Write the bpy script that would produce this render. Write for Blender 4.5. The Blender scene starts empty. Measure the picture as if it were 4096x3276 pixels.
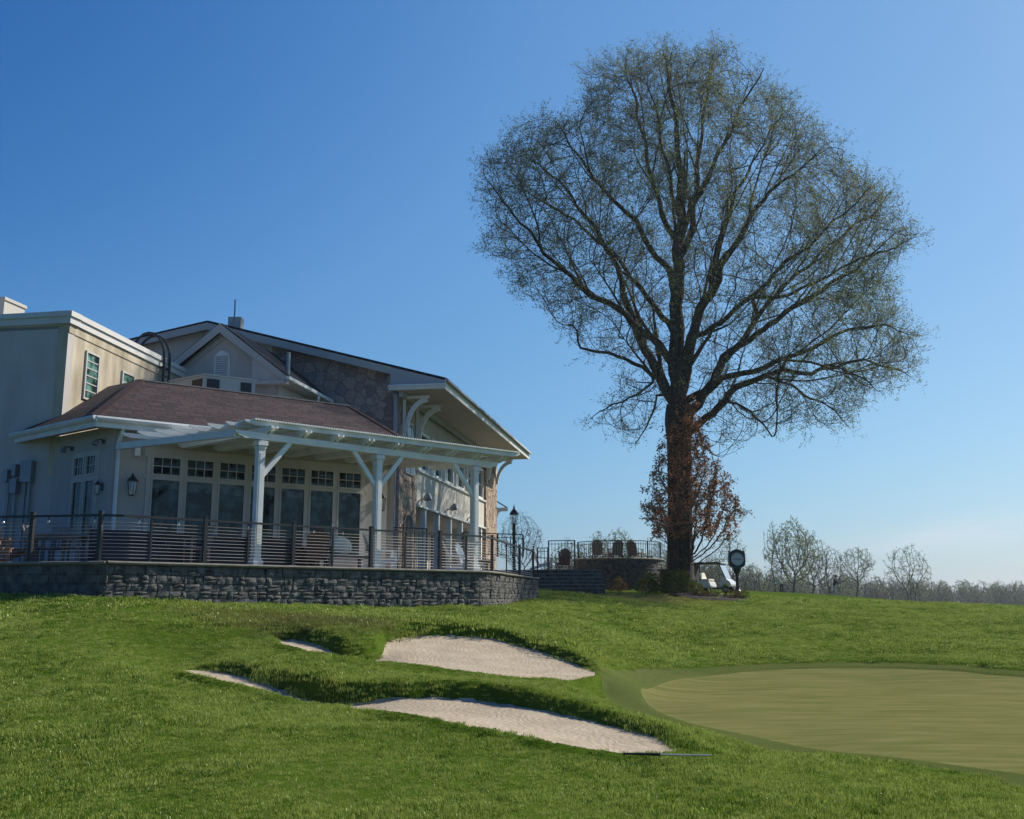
import bpy, bmesh, math, random
import numpy as np
from mathutils import Vector, Matrix, kdtree
random.seed(11); RNG = np.random.default_rng(11)
R = math.radians
scn = bpy.context.scene
COL = scn.collection
# ---------------------------------------------------------------- camera: eye at the origin, looking along +Y
PITCH = 10.5
CP, SP = math.cos(R(PITCH)), math.sin(R(PITCH))
cam = bpy.data.cameras.new('camera'); camo = bpy.data.objects.new('camera', cam); COL.objects.link(camo)
camo.location = (0, 0, 0); camo.rotation_euler = (R(90 + PITCH), 0, 0)
cam.sensor_width = 36; cam.lens = 36; cam.clip_end = 9000; cam.clip_start = 0.1
scn.camera = camo
K = 4096 / 2156.0
def ray(sx, sy):
    a = (sx / 4 - 512) / 1024; b = (409.5 - sy / 4) / 1024
    return a, CP - b * SP, SP + b * CP
def at(sx, sy, Y):                       # survey helper: where the sight line to a photo point stands at depth Y
    x, y, z = ray(sx, sy); return Vector((x / y * Y, Y, z / y * Y))
def atz(sx, sy, z0):
    x, y, z = ray(sx, sy); k = z0 / z; return Vector((x * k, y * k, z0))
def vat(vx, vy, Y): return at(vx * K, vy * K, Y)
# ---------------------------------------------------------------- helpers
class MB:
    def __init__(s): s.v = []; s.f = []
    def add(s, vs, fs):
        n = len(s.v); s.v += [tuple(v) for v in vs]; s.f += [tuple(i + n for i in f) for f in fs]; return s
    def box(s, c, size, rz=0.0):
        hx, hy, hz = size[0] / 2, size[1] / 2, size[2] / 2; cr, sr = math.cos(rz), math.sin(rz)
        vs = []
        for dz in (-hz, hz):
            for dx, dy in ((-hx, -hy), (hx, -hy), (hx, hy), (-hx, hy)):
                vs.append((c[0] + dx * cr - dy * sr, c[1] + dx * sr + dy * cr, c[2] + dz))
        return s.add(vs, [(3, 2, 1, 0), (4, 5, 6, 7), (0, 1, 5, 4), (1, 2, 6, 5), (2, 3, 7, 6), (3, 0, 4, 7)])
    def beam(s, p0, p1, w, h, up=(0, 0, 1)):
        p0 = Vector(p0); p1 = Vector(p1); d = (p1 - p0).normalized(); up = Vector(up)
        if abs(d.dot(up)) > 0.98: up = Vector((0, 1, 0)) if abs(d.y) < .9 else Vector((1, 0, 0))
        sd = d.cross(up).normalized(); u = sd.cross(d).normalized()
        vs = []
        for p in (p0, p1):
            for a, b in ((-1, -1), (1, -1), (1, 1), (-1, 1)): vs.append(p + sd * (a * w / 2) + u * (b * h / 2))
        return s.add(vs, [(3, 2, 1, 0), (4, 5, 6, 7), (0, 1, 5, 4), (1, 2, 6, 5), (2, 3, 7, 6), (3, 0, 4, 7)])
    def prism(s, poly, ext):
        ext = Vector(ext); n = len(poly); vs = [Vector(p) for p in poly]; vs += [v + ext for v in vs]
        fs = [tuple(reversed(range(n))), tuple(range(n, 2 * n))]
        fs += [(i, (i + 1) % n, n + (i + 1) % n, n + i) for i in range(n)]
        return s.add(vs, fs)
    def tube(s, pts, rad, n=8, cap=True):
        pts = [Vector(p) for p in pts]; m = len(pts)
        if not hasattr(rad, '__len__'): rad = [rad] * m
        base = len(s.v); prev = None
        for i in range(m):
            t = (pts[min(i + 1, m - 1)] - pts[max(i - 1, 0)])
            t = t.normalized() if t.length > 1e-9 else Vector((0, 0, 1))
            if prev is None:
                a = Vector((0, 0, 1)) if abs(t.z) < .9 else Vector((1, 0, 0)); x = t.cross(a).normalized()
            else:
                x = prev - t * prev.dot(t); x = x.normalized() if x.length > 1e-6 else t.orthogonal().normalized()
            prev = x; y = t.cross(x)
            for k in range(n):
                an = 2 * math.pi * k / n
                s.v.append(tuple(pts[i] + (x * math.cos(an) + y * math.sin(an)) * rad[i]))
        for i in range(m - 1):
            for k in range(n):
                a = base + i * n + k; b = base + i * n + (k + 1) % n
                s.f.append((a, b, b + n, a + n))
        if cap:
            s.f.append(tuple(base + k for k in reversed(range(n)))); s.f.append(tuple(base + (m - 1) * n + k for k in range(n)))
        return s
    def lathe(s, c, prof, n=16):
        return s.tube([(c[0], c[1], c[2] + z) for r, z in prof], [r for r, z in prof], n)
    def ball(s, c, r, n=8, sc=(1, 1, 1)):
        prof = [(max(1e-4, r * math.sin(math.pi * i / n)), -r * math.cos(math.pi * i / n)) for i in range(n + 1)]
        b = len(s.v); m = n * 2
        for rr, z in prof:
            for k in range(m):
                an = 2 * math.pi * k / m; s.v.append((c[0] + rr * math.cos(an) * sc[0], c[1] + rr * math.sin(an) * sc[1], c[2] + z * sc[2]))
        for i in range(n):
            for k in range(m):
                a = b + i * m + k; d = b + i * m + (k + 1) % m; s.f.append((a, d, d + m, a + m))
        return s
    def xf(s, mat):
        s.v = [tuple(mat @ Vector(v)) for v in s.v]; return s
    def jit(s, amp):
        s.v = [tuple(c + random.uniform(-amp, amp) for c in v) for v in s.v]; return s
    def build(s, name, m, parent=None, world=True, smooth=False, uv=None, bevel=0, label=None):
        me = bpy.data.meshes.new(name)
        vs = s.v
        if parent is not None and world:
            L = parent['wl'] if 'wl' in parent else (0, 0, 0)
            vs = [(v[0] - L[0], v[1] - L[1], v[2] - L[2]) for v in vs]
        me.from_pydata(vs, [], s.f); me.update()
        if smooth: me.polygons.foreach_set('use_smooth', [True] * len(me.polygons))
        if uv is not None:
            l = me.uv_layers.new(name='UVMap')
            vi = np.zeros(len(me.loops), dtype=np.int32); me.loops.foreach_get('vertex_index', vi)
            uvs = np.array([uv(Vector(s.v[i])) for i in range(len(s.v))], dtype=np.float32)
            l.data.foreach_set('uv', uvs[vi].ravel())
        if m is not None: me.materials.append(m)
        o = bpy.data.objects.new(name, me); COL.objects.link(o)
        if parent is not None:
            o.parent = parent
            o['wl'] = tuple(parent['wl']) if 'wl' in parent else (0.0, 0.0, 0.0)
        if bevel:
            md = o.modifiers.new('bevel', 'BEVEL'); md.width = bevel; md.segments = 2; md.limit_method = 'ANGLE'
        if label: o['label'] = label
        return o
def np_mesh(name, V, F, m, parent=None, smooth=False):
    """V (n,3); F list of (k,m) int arrays, one per face size"""
    me = bpy.data.meshes.new(name)
    V = np.asarray(V, dtype=np.float32); me.vertices.add(len(V)); me.vertices.foreach_set('co', V.ravel())
    tot = np.concatenate([np.full(len(f), f.shape[1], dtype=np.int32) for f in F if len(f)])
    idx = np.concatenate([f.ravel() for f in F if len(f)]).astype(np.int32)
    me.loops.add(len(idx)); me.loops.foreach_set('vertex_index', idx)
    me.polygons.add(len(tot)); st = np.concatenate([[0], np.cumsum(tot)[:-1]]).astype(np.int32)
    me.polygons.foreach_set('loop_start', st); me.polygons.foreach_set('loop_total', tot)
    if smooth: me.polygons.foreach_set('use_smooth', np.ones(len(tot), dtype=bool))
    me.update(calc_edges=True); me.validate()
    me.materials.append(m)
    o = bpy.data.objects.new(name, me); COL.objects.link(o)
    if parent is not None: o.parent = parent
    return o
def thing(name, label, cat, loc=(0, 0, 0), rz=0.0, group=None):
    o = bpy.data.objects.new(name, None); COL.objects.link(o); o.empty_display_size = .3
    o.location = loc; o.rotation_euler = (0, 0, rz); o['wl'] = tuple(float(c) for c in loc)
    o['label'] = label; o['category'] = cat
    if group: o['group'] = group
    return o
def tag(o, label, cat, group=None):
    o['label'] = label; o['category'] = cat
    if group: o['group'] = group
    return o
def struct(o, label=None):
    o['kind'] = 'structure'
    if label: o['label'] = label
    return o
def dup(root, loc, rz=0.0, label=None, sc=None, group=None):
    r = root.copy(); COL.objects.link(r); r.location = loc; r.rotation_euler = (0, 0, rz)
    if sc: r.scale = sc if hasattr(sc, '__len__') else (sc, sc, sc)
    if label: r['label'] = label
    if group: r['group'] = group
    for ch in list(root.children):
        c = ch.copy(); COL.objects.link(c); c.parent = r
        for g in list(ch.children):
            d = g.copy(); COL.objects.link(d); d.parent = c
    return r
# ---------------------------------------------------------------- materials
def nt(name):
    m = bpy.data.materials.new(name); m.use_nodes = True; t = m.node_tree
    return m, t, t.nodes, t.links, t.nodes['Principled BSDF']
def sock(n, *names):
    for k in names:
        if k in n.inputs: return n.inputs[k]
def mat(name, col, rough=.7, var=.0, vscale=3.0, bump=0.0, bscale=40.0, spec=.3, metal=0.0, col2=None, stretch=None):
    m, t, N, L, b = nt(name)
    b.inputs['Roughness'].default_value = rough; b.inputs['Metallic'].default_value = metal
    s = sock(b, 'Specular IOR Level', 'Specular'); s.default_value = spec
    b.inputs['Base Color'].default_value = (*col, 1)
    if var or bump or col2:
        tc = N.new('ShaderNodeTexCoord'); src = tc.outputs['Object']
        if stretch:
            mp = N.new('ShaderNodeMapping'); mp.inputs['Scale'].default_value = stretch; L.new(src, mp.inputs[0]); src = mp.outputs[0]
    if var or col2:
        no = N.new('ShaderNodeTexNoise'); no.inputs['Scale'].default_value = vscale; no.inputs['Detail'].default_value = 6
        L.new(src, no.inputs['Vector'])
        rp = N.new('ShaderNodeValToRGB'); L.new(no.outputs['Fac'], rp.inputs[0])
        c2 = col2 if col2 else tuple(c * (1 + var) for c in col); c1 = col if col2 else tuple(c * (1 - var) for c in col)
        rp.color_ramp.elements[0].position = .32; rp.color_ramp.elements[1].position = .68
        rp.color_ramp.elements[0].color = (*c1, 1); rp.color_ramp.elements[1].color = (*c2, 1)
        L.new(rp.outputs[0], b.inputs['Base Color'])
    if bump:
        nb = N.new('ShaderNodeTexNoise'); nb.inputs['Scale'].default_value = bscale; nb.inputs['Detail'].default_value = 5
        L.new(src, nb.inputs['Vector'])
        bp = N.new('ShaderNodeBump'); bp.inputs['Strength'].default_value = bump; bp.inputs['Distance'].default_value = .02
        L.new(nb.outputs['Fac'], bp.inputs['Height']); L.new(bp.outputs[0], b.inputs['Normal'])
    return m
def stone_mat(name, cols, scale=2.2, mortar=(.16, .15, .14), stretch=(1, 1, 1), bump=.6, thick=.06):
    m, t, N, L, b = nt(name); b.inputs['Roughness'].default_value = .9
    tc = N.new('ShaderNodeTexCoord'); mp = N.new('ShaderNodeMapping'); mp.inputs['Scale'].default_value = stretch
    L.new(tc.outputs['Object'], mp.inputs[0])
    ns = N.new('ShaderNodeTexNoise'); ns.inputs['Scale'].default_value = 3; L.new(mp.outputs[0], ns.inputs['Vector'])
    mx = N.new('ShaderNodeMixRGB'); mx.blend_type = 'LINEAR_LIGHT'; mx.inputs[0].default_value = .06
    L.new(mp.outputs[0], mx.inputs[1]); L.new(ns.outputs['Color'], mx.inputs[2])
    v = N.new('ShaderNodeTexVoronoi'); v.inputs['Scale'].default_value = scale; L.new(mx.outputs[0], v.inputs['Vector'])
    e = N.new('ShaderNodeTexVoronoi'); e.feature = 'DISTANCE_TO_EDGE'; e.inputs['Scale'].default_value = scale; L.new(mx.outputs[0], e.inputs['Vector'])
    sp = N.new('ShaderNodeSeparateColor'); L.new(v.outputs['Color'], sp.inputs[0])
    rp = N.new('ShaderNodeValToRGB'); L.new(sp.outputs[0], rp.inputs[0])
    el = rp.color_ramp.elements
    while len(el) < len(cols): el.new(.5)
    for i, c in enumerate(cols): el[i].position = i / (len(cols) - 1); el[i].color = (*c, 1)
    n2 = N.new('ShaderNodeTexNoise'); n2.inputs['Scale'].default_value = 14; n2.inputs['Detail'].default_value = 6; L.new(tc.outputs['Object'], n2.inputs['Vector'])
    ov = N.new('ShaderNodeMixRGB'); ov.blend_type = 'OVERLAY'; ov.inputs[0].default_value = .7
    L.new(rp.outputs[0], ov.inputs[1]); L.new(n2.outputs['Fac'], ov.inputs[2])
    mr = N.new('ShaderNodeMapRange'); mr.inputs['From Max'].default_value = thick; L.new(e.outputs['Distance'], mr.inputs[0])
    mm = N.new('ShaderNodeMixRGB'); L.new(mr.outputs[0], mm.inputs[0]); mm.inputs[1].default_value = (*mortar, 1); L.new(ov.outputs[0], mm.inputs[2])
    L.new(mm.outputs[0], b.inputs['Base Color'])
    ad = N.new('ShaderNodeMath'); ad.operation = 'MULTIPLY_ADD'; L.new(n2.outputs['Fac'], ad.inputs[0]); ad.inputs[1].default_value = .5; L.new(mr.outputs[0], ad.inputs[2])
    bp = N.new('ShaderNodeBump'); bp.inputs['Strength'].default_value = bump; bp.inputs['Distance'].default_value = .06
    L.new(ad.outputs[0], bp.inputs['Height']); L.new(bp.outputs[0], b.inputs['Normal'])
    return m
def leaf_mat(name, cols, trans=.45, scale=.35):
    m, t, N, L, b = nt(name)
    N.remove(b); out = N['Material Output']
    g = N.new('ShaderNodeNewGeometry'); no = N.new('ShaderNodeTexNoise'); no.inputs['Scale'].default_value = scale; no.inputs['Detail'].default_value = 4
    L.new(g.outputs['Position'], no.inputs['Vector'])
    w = N.new('ShaderNodeTexWhiteNoise'); w.noise_dimensions = '1D'; L.new(g.outputs['Random Per Island'], w.inputs['W'])
    ad = N.new('ShaderNodeMath'); ad.operation = 'MULTIPLY_ADD'; L.new(w.outputs['Value'], ad.inputs[0]); ad.inputs[1].default_value = .45
    sb = N.new('ShaderNodeMath'); sb.operation = 'SUBTRACT'; L.new(no.outputs['Fac'], sb.inputs[0]); sb.inputs[1].default_value = .22; L.new(sb.outputs[0], ad.inputs[2])
    rp = N.new('ShaderNodeValToRGB'); L.new(ad.outputs[0], rp.inputs[0]); el = rp.color_ramp.elements
    while len(el) < len(cols): el.new(.5)
    for i, c in enumerate(cols): el[i].position = .2 + .6 * i / (len(cols) - 1); el[i].color = (*c, 1)
    d = N.new('ShaderNodeBsdfDiffuse'); tr = N.new('ShaderNodeBsdfTranslucent'); mx = N.new('ShaderNodeMixShader'); mx.inputs[0].default_value = trans
    L.new(rp.outputs[0], d.inputs[0]); L.new(rp.outputs[0], tr.inputs[0]); L.new(d.outputs[0], mx.inputs[1]); L.new(tr.outputs[0], mx.inputs[2])
    L.new(mx.outputs[0], out.inputs[0])
    return m
def shingle_mat(name, c1, c2, bw=.42, rh=.19):
    m, t, N, L, b = nt(name); b.inputs['Roughness'].default_value = .9
    uv = N.new('ShaderNodeUVMap'); br = N.new('ShaderNodeTexBrick'); L.new(uv.outputs[0], br.inputs['Vector'])
    br.inputs['Scale'].default_value = 1; br.inputs['Brick Width'].default_value = bw; br.inputs['Row Height'].default_value = rh
    br.inputs['Mortar Size'].default_value = .022; br.inputs['Mortar Smooth'].default_value = .15; br.inputs['Bias'].default_value = -.1; br.squash = 1.6; br.squash_frequency = 3
    br.inputs['Color1'].default_value = (*c1, 1); br.inputs['Color2'].default_value = (*c2, 1); br.inputs['Mortar'].default_value = tuple(x * .35 for x in c1) + (1,)
    no = N.new('ShaderNodeTexNoise'); no.inputs['Scale'].default_value = 9; no.inputs['Detail'].default_value = 6; L.new(uv.outputs[0], no.inputs['Vector'])
    ov = N.new('ShaderNodeMixRGB'); ov.blend_type = 'OVERLAY'; ov.inputs[0].default_value = .6; L.new(br.outputs[0], ov.inputs[1]); L.new(no.outputs['Fac'], ov.inputs[2])
    L.new(ov.outputs[0], b.inputs['Base Color'])
    bp = N.new('ShaderNodeBump'); bp.inputs['Strength'].default_value = .7; bp.inputs['Distance'].default_value = .012; bp.invert = True
    L.new(br.outputs['Fac'], bp.inputs['Height']); L.new(bp.outputs[0], b.inputs['Normal'])
    return m
def glass_mat(name, col, rough=.04):
    m, t, N, L, b = nt(name); b.inputs['Base Color'].default_value = (*col, 1); b.inputs['Roughness'].default_value = rough
    sock(b, 'Specular IOR Level', 'Specular').default_value = .35
    tc = N.new('ShaderNodeTexCoord'); no = N.new('ShaderNodeTexNoise'); no.inputs['Scale'].default_value = 3.2; no.inputs['Detail'].default_value = 7; L.new(tc.outputs['Object'], no.inputs['Vector'])
    rp = N.new('ShaderNodeValToRGB'); L.new(no.outputs['Fac'], rp.inputs[0]); rp.color_ramp.elements[0].position = .42; rp.color_ramp.elements[1].position = .64  # blotchy noise paints tree reflections into the glass colour
    rp.color_ramp.elements[0].color = (*[c * .3 for c in col], 1); rp.color_ramp.elements[1].color = (*[c * 3.2 for c in col], 1); L.new(rp.outputs[0], b.inputs['Base Color'])
    bp = N.new('ShaderNodeBump'); bp.inputs['Strength'].default_value = .03; bp.inputs['Distance'].default_value = .05; L.new(no.outputs['Fac'], bp.inputs['Height']); L.new(bp.outputs[0], b.inputs['Normal'])
    return m
M = {}
M['white'] = mat('white_paint', (.70, .71, .68), .55, .09, 2.5, .05, 60)
M['cream'] = mat('cream_trim', (.51, .48, .44), .6, .06, 2)
M['stucco'] = mat('grey_stucco', (.50, .465, .43), .92, .09, 1.4, .35, 60, stretch=(1.3, 1.3, .4))
M['stucco_warm'] = mat('warm_stucco', (.46, .425, .39), .92, .09, 1.6, .3, 70, stretch=(1.3, 1.3, .4))
M['weathered'] = mat('weathered_stucco', (.31, .26, .185), .95, 0, 1.3, .35, 50, col2=(.60, .52, .39), stretch=(1.6, 1.6, .45))
M['band'] = mat('pale_stucco_band', (.56, .53, .47), .92, .06, 1.0, .25, 50)
M['dark'] = mat('black_metal', (.018, .018, .02), .45, 0, 1, 0, 1, .5)
M['darkgreen'] = mat('dark_green_enamel', (.012, .022, .018), .4, 0, 1, 0, 1, .5)
M['steel'] = mat('steel_cable', (.62, .58, .54), .32, 0, 1, 0, 1, .5, .9)
M['glass'] = glass_mat('window_glass', (.013, .026, .029))
M['glass_green'] = glass_mat('louvre_glass', (.05, .10, .085), .12)
M['glass_pale'] = glass_mat('pale_glass', (.10, .13, .13), .08)
M['fieldstone'] = stone_mat('field_stone', [(.20, .155, .135), (.35, .26, .21), (.43, .33, .275), (.26, .22, .21), (.50, .38, .31)], 2.3, (.27, .22, .195))
M['ledge'] = stone_mat('ledge_stone', [(.24, .16, .11), (.38, .27, .18), (.46, .36, .27), (.28, .21, .17), (.50, .38, .26)], 1.9, (.14, .11, .09), (3.2, 1.1, 1.0), 1.0)
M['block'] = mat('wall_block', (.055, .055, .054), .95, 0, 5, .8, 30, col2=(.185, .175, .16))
M['coping'] = mat('coping_stone', (.24, .215, .18), .9, .2, 6, .6, 40)
M['paver'] = mat('paver', (.26, .24, .22), .9, .12, 3, .3, 30)
M['roof'] = shingle_mat('brown_shingle', (.026, .013, .014), (.074, .041, .039))
M['roof_dark'] = shingle_mat('charcoal_shingle', (.028, .024, .024), (.045, .040, .040))
M['soffit'] = mat('soffit_board', (.42, .37, .31), .7, .05, 1)
M['parapet'] = mat('pale_parapet', (.62, .61, .58), .6, .05, 1)
M['rake'] = mat('rake_paint', (.44, .42, .39), .7, .05, 1)
M['grey_trim'] = mat('grey_trim', (.37, .385, .39), .6, .04, 1)
M['wood'] = mat('tan_wood', (.30, .15, .07), .6, .2, 4, .1, 50)
M['greywood'] = mat('weathered_teak', (.20, .18, .16), .75, .2, 5, .1, 50)
M['brownwood'] = mat('brown_painted_wood', (.13, .075, .06), .6, .15, 4)
M['cushion'] = mat('cream_cushion', (.74, .69, .56), .95, .06, 5, .2, 60)
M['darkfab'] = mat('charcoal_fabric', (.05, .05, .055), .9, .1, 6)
M['galv'] = mat('galvanised_metal', (.28, .30, .32), .5, .08, 3, 0, 1, .5, .5)
M['bark'] = mat('bark', (.035, .028, .022), .95, 0, 3.5, 1.0, 9, col2=(.095, .08, .066), stretch=(2.2, 2.2, .45))
M['bark_far'] = mat('far_bark', (.026, .022, .02), .95, .3, .5)
M['leaf_big'] = leaf_mat('spring_leaf', [(.13, .17, .08), (.18, .215, .105), (.22, .22, .115)], .55, .22)
M['leaf_brown'] = leaf_mat('brown_leaf', [(.22, .11, .065), (.44, .225, .125), (.60, .36, .22)], .5, .8)
M['leaf_dry'] = leaf_mat('dry_leaf', [(.07, .05, .025), (.13, .095, .04), (.17, .13, .06)], .35, 2.)
M['leaf_far'] = leaf_mat('far_spring_leaf', [(.19, .25, .08), (.27, .32, .13), (.30, .26, .15)], .4, .05)
M['leaf_bush'] = leaf_mat('bush_leaf', [(.05, .075, .018), (.10, .13, .03), (.15, .16, .05)], .35, 2.)
M['sand'] = None
def clear_glass(name, tint, mixf):
    m, t, N, L, b = nt(name); N.remove(b); out = N['Material Output']; tr = N.new('ShaderNodeBsdfTransparent'); gl = N.new('ShaderNodeBsdfGlossy'); gl.inputs['Roughness'].default_value = .05; gl.inputs['Color'].default_value = (*tint, 1)
    mx = N.new('ShaderNodeMixShader'); mx.inputs[0].default_value = mixf; L.new(tr.outputs[0], mx.inputs[1]); L.new(gl.outputs[0], mx.inputs[2]); L.new(mx.outputs[0], out.inputs[0]); return m
M['hipcap'] = mat('hip_shingle', (.06, .034, .033), .9, .3, 5); M['blind'] = glass_mat('blind_behind_glass', (.035, .05, .052), .08); M['lamp_glass'] = clear_glass('lamp_glass', (.9, .92, .92), .18); M['screen'] = mat('windscreen', (.46, .53, .60), .15, 0, 1, 0, 1, .6); M['bulb'] = clear_glass('bulb_glass', (1, 1, 1), .45)
# ---------------------------------------------------------------- sky and sun
AZ, EL = 58.0, 37.0
w = bpy.data.worlds.new('World'); scn.world = w; w.use_nodes = True
wt = w.node_tree; WN, WL = wt.nodes, wt.links
sky = WN.new('ShaderNodeTexSky'); sky.sky_type = 'NISHITA'; sky.sun_disc = False
sky.sun_elevation = R(EL); sky.sun_rotation = R(AZ); sky.air_density = 1.0; sky.dust_density = .3; sky.ozone_density = 6.0; sky.altitude = 500
bg = WN['Background']; bg.inputs['Strength'].default_value = .10
# a few faint streaks of cirrus low on the right
tc = WN.new('ShaderNodeTexCoord'); sx = WN.new('ShaderNodeSeparateXYZ'); WL.new(tc.outputs['Generated'], sx.inputs[0])
def mth(op, a, b=None, c=None):
    n = WN.new('ShaderNodeMath'); n.operation = op
    for i, q in enumerate((a, b, c)):
        if q is None: continue
        if isinstance(q, (int, float)): n.inputs[i].default_value = q
        else: WL.new(q, n.inputs[i])
    return n.outputs[0]
azn = mth('ARCTAN2', sx.outputs[0], sx.outputs[1])
cd = at(3830, 2140, 1.0); caz = math.atan2(cd.x, cd.y); cz = cd.normalized().z
du = mth('MULTIPLY', mth('SUBTRACT', azn, caz), 11.0); dz = mth('MULTIPLY', mth('SUBTRACT', mth('SUBTRACT', sx.outputs[2], cz), mth('MULTIPLY', mth('SUBTRACT', azn, caz), .12)), 75.0)
g = mth('EXPONENT', mth('MULTIPLY', mth('ADD', mth('MULTIPLY', du, du), mth('MULTIPLY', dz, dz)), -1.0))
mp = WN.new('ShaderNodeMapping'); mp.inputs['Scale'].default_value = (9, 9, 90); WL.new(tc.outputs['Generated'], mp.inputs[0])
cn = WN.new('ShaderNodeTexNoise'); cn.inputs['Scale'].default_value = 2.2; cn.inputs['Detail'].default_value = 6; WL.new(mp.outputs[0], cn.inputs['Vector'])
cf = mth('MULTIPLY', g, mth('MULTIPLY', cn.outputs['Fac'], .5))
# the clear spring sky deepens away from the sun: grade the physical sky by its angle to the sun
SDV = (math.sin(R(AZ)) * math.cos(R(EL)), math.cos(R(AZ)) * math.cos(R(EL)), math.sin(R(EL)))
dt = WN.new('ShaderNodeVectorMath'); dt.operation = 'DOT_PRODUCT'; WL.new(tc.outputs['Generated'], dt.inputs[0]); dt.inputs[1].default_value = SDV
deep = mth('MAXIMUM', mth('SUBTRACT', mth('MULTIPLY', sx.outputs[2], mth('SUBTRACT', 1.0, dt.outputs['Value'])), .16), 0.0); low = mth('EXPONENT', mth('MULTIPLY', mth('ABSOLUTE', sx.outputs[2]), -14.0))
sp_ = WN.new('ShaderNodeSeparateColor'); cb_ = WN.new('ShaderNodeCombineColor'); WL.new(sky.outputs[0], sp_.inputs[0])
for ch, (k0, gm, k2) in enumerate(((-3.064, .994, .979), (-2.236, .752, .519), (-1.431, .481, .251))):
    e_ = mth('EXPONENT', mth('MULTIPLY_ADD', deep, (-4.6, -2.1, -1.2)[ch], mth('MULTIPLY_ADD', low, (-.52, -.38, -.30)[ch], mth('MULTIPLY_ADD', dt.outputs['Value'], k2, k0 + (.22, .15, .12)[ch] - math.log(.1) - .15 * math.log(2))))); WL.new(mth('MULTIPLY', mth('POWER', sp_.outputs[ch], gm), e_), cb_.inputs[ch])
skyc = cb_.outputs[0]
mixc = WN.new('ShaderNodeMixRGB'); mixc.inputs[2].default_value = (7.5, 7.8, 8.2, 1); WL.new(cf, mixc.inputs[0]); WL.new(skyc, mixc.inputs[1])
WL.new(mixc.outputs[0], bg.inputs['Color'])
sl = bpy.data.lights.new('sun', 'SUN'); sl.energy = 4.9; sl.angle = R(.53); sl.color = (1.0, .93, .82)
so = bpy.data.objects.new('sun', sl); COL.objects.link(so)
sdir = Vector((math.sin(R(AZ)) * math.cos(R(EL)), math.cos(R(AZ)) * math.cos(R(EL)), math.sin(R(EL))))
so.rotation_euler = sdir.to_track_quat('Z', 'Y').to_euler(); so.location = sdir * 200
scn.view_settings.view_transform = 'Standard'; scn.view_settings.look = 'None'; scn.view_settings.gamma = 1; scn.view_settings.exposure = 0.15
# ---------------------------------------------------------------- terrain
def catmull(pts, n=6, closed=True):
    P = [np.array(p, dtype=float) for p in pts]; m = len(P); out = []
    rng = range(m) if closed else range(m - 1)
    for i in rng:
        if closed: a, b, c, d = P[i - 1], P[i], P[(i + 1) % m], P[(i + 2) % m]
        else: a, b, c, d = P[max(i - 1, 0)], P[i], P[i + 1], P[min(i + 2, m - 1)]
        for k in range(n):
            t = k / n
            out.append(.5 * ((2 * b) + (c - a) * t + (2 * a - 5 * b + 4 * c - d) * t * t + (3 * b - a - 3 * c + d) * t ** 3))
    if not closed: out.append(P[-1])
    return np.array(out)
def sdf(px, py, poly):
    """signed distance, negative inside"""
    d = np.full(px.shape, 1e9); ins = np.zeros(px.shape, dtype=bool); n = len(poly)
    for i in range(n):
        x0, y0 = poly[i]; x1, y1 = poly[(i + 1) % n]; ex, ey = x1 - x0, y1 - y0
        wx, wy = px - x0, py - y0; t = np.clip((wx * ex + wy * ey) / (ex * ex + ey * ey + 1e-12), 0, 1)
        d = np.minimum(d, (wx - t * ex) ** 2 + (wy - t * ey) ** 2)
        c = ((y0 <= py) & (y1 > py)) | ((y1 <= py) & (y0 > py))
        xi = x0 + (py - y0) / (ey if abs(ey) > 1e-12 else 1e-12) * ex
        ins ^= c & (px < xi)
    d = np.sqrt(d); return np.where(ins, -d, d)
class TPS:
    def __init__(s, P, z, lam=1e-4):
        P = np.array(P, float); z = np.array(z, float); s.P = P; n = len(P)
        A = s.phi(P, P) + lam * np.eye(n); Q = np.c_[np.ones(n), P]
        Mx = np.block([[A, Q], [Q.T, np.zeros((3, 3))]]); s.w = np.linalg.solve(Mx, np.r_[z, 0, 0, 0])
    def phi(s, A, B):
        r2 = ((A[:, None, :] - B[None, :, :]) ** 2).sum(-1); return .5 * r2 * np.log(r2 + 1e-9)
    def __call__(s, P):
        P = np.asarray(P, float); out = np.empty(len(P))
        for i in range(0, len(P), 20000):
            q = P[i:i + 20000]; out[i:i + 20000] = s.phi(q, s.P) @ s.w[:-3] + np.c_[np.ones(len(q)), q] @ s.w[-3:]
        return out
def warp(x, y):
    yy = np.maximum(y, 5.0); return np.c_[2.2 * np.clip(x / yy, -1.1, 1.1), 1.6 * np.log(yy)]
ctl = []
def C(vx, vy, Y, dz=0): p = vat(vx, vy, Y); ctl.append((p.x, p.y, p.z + dz))
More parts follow.
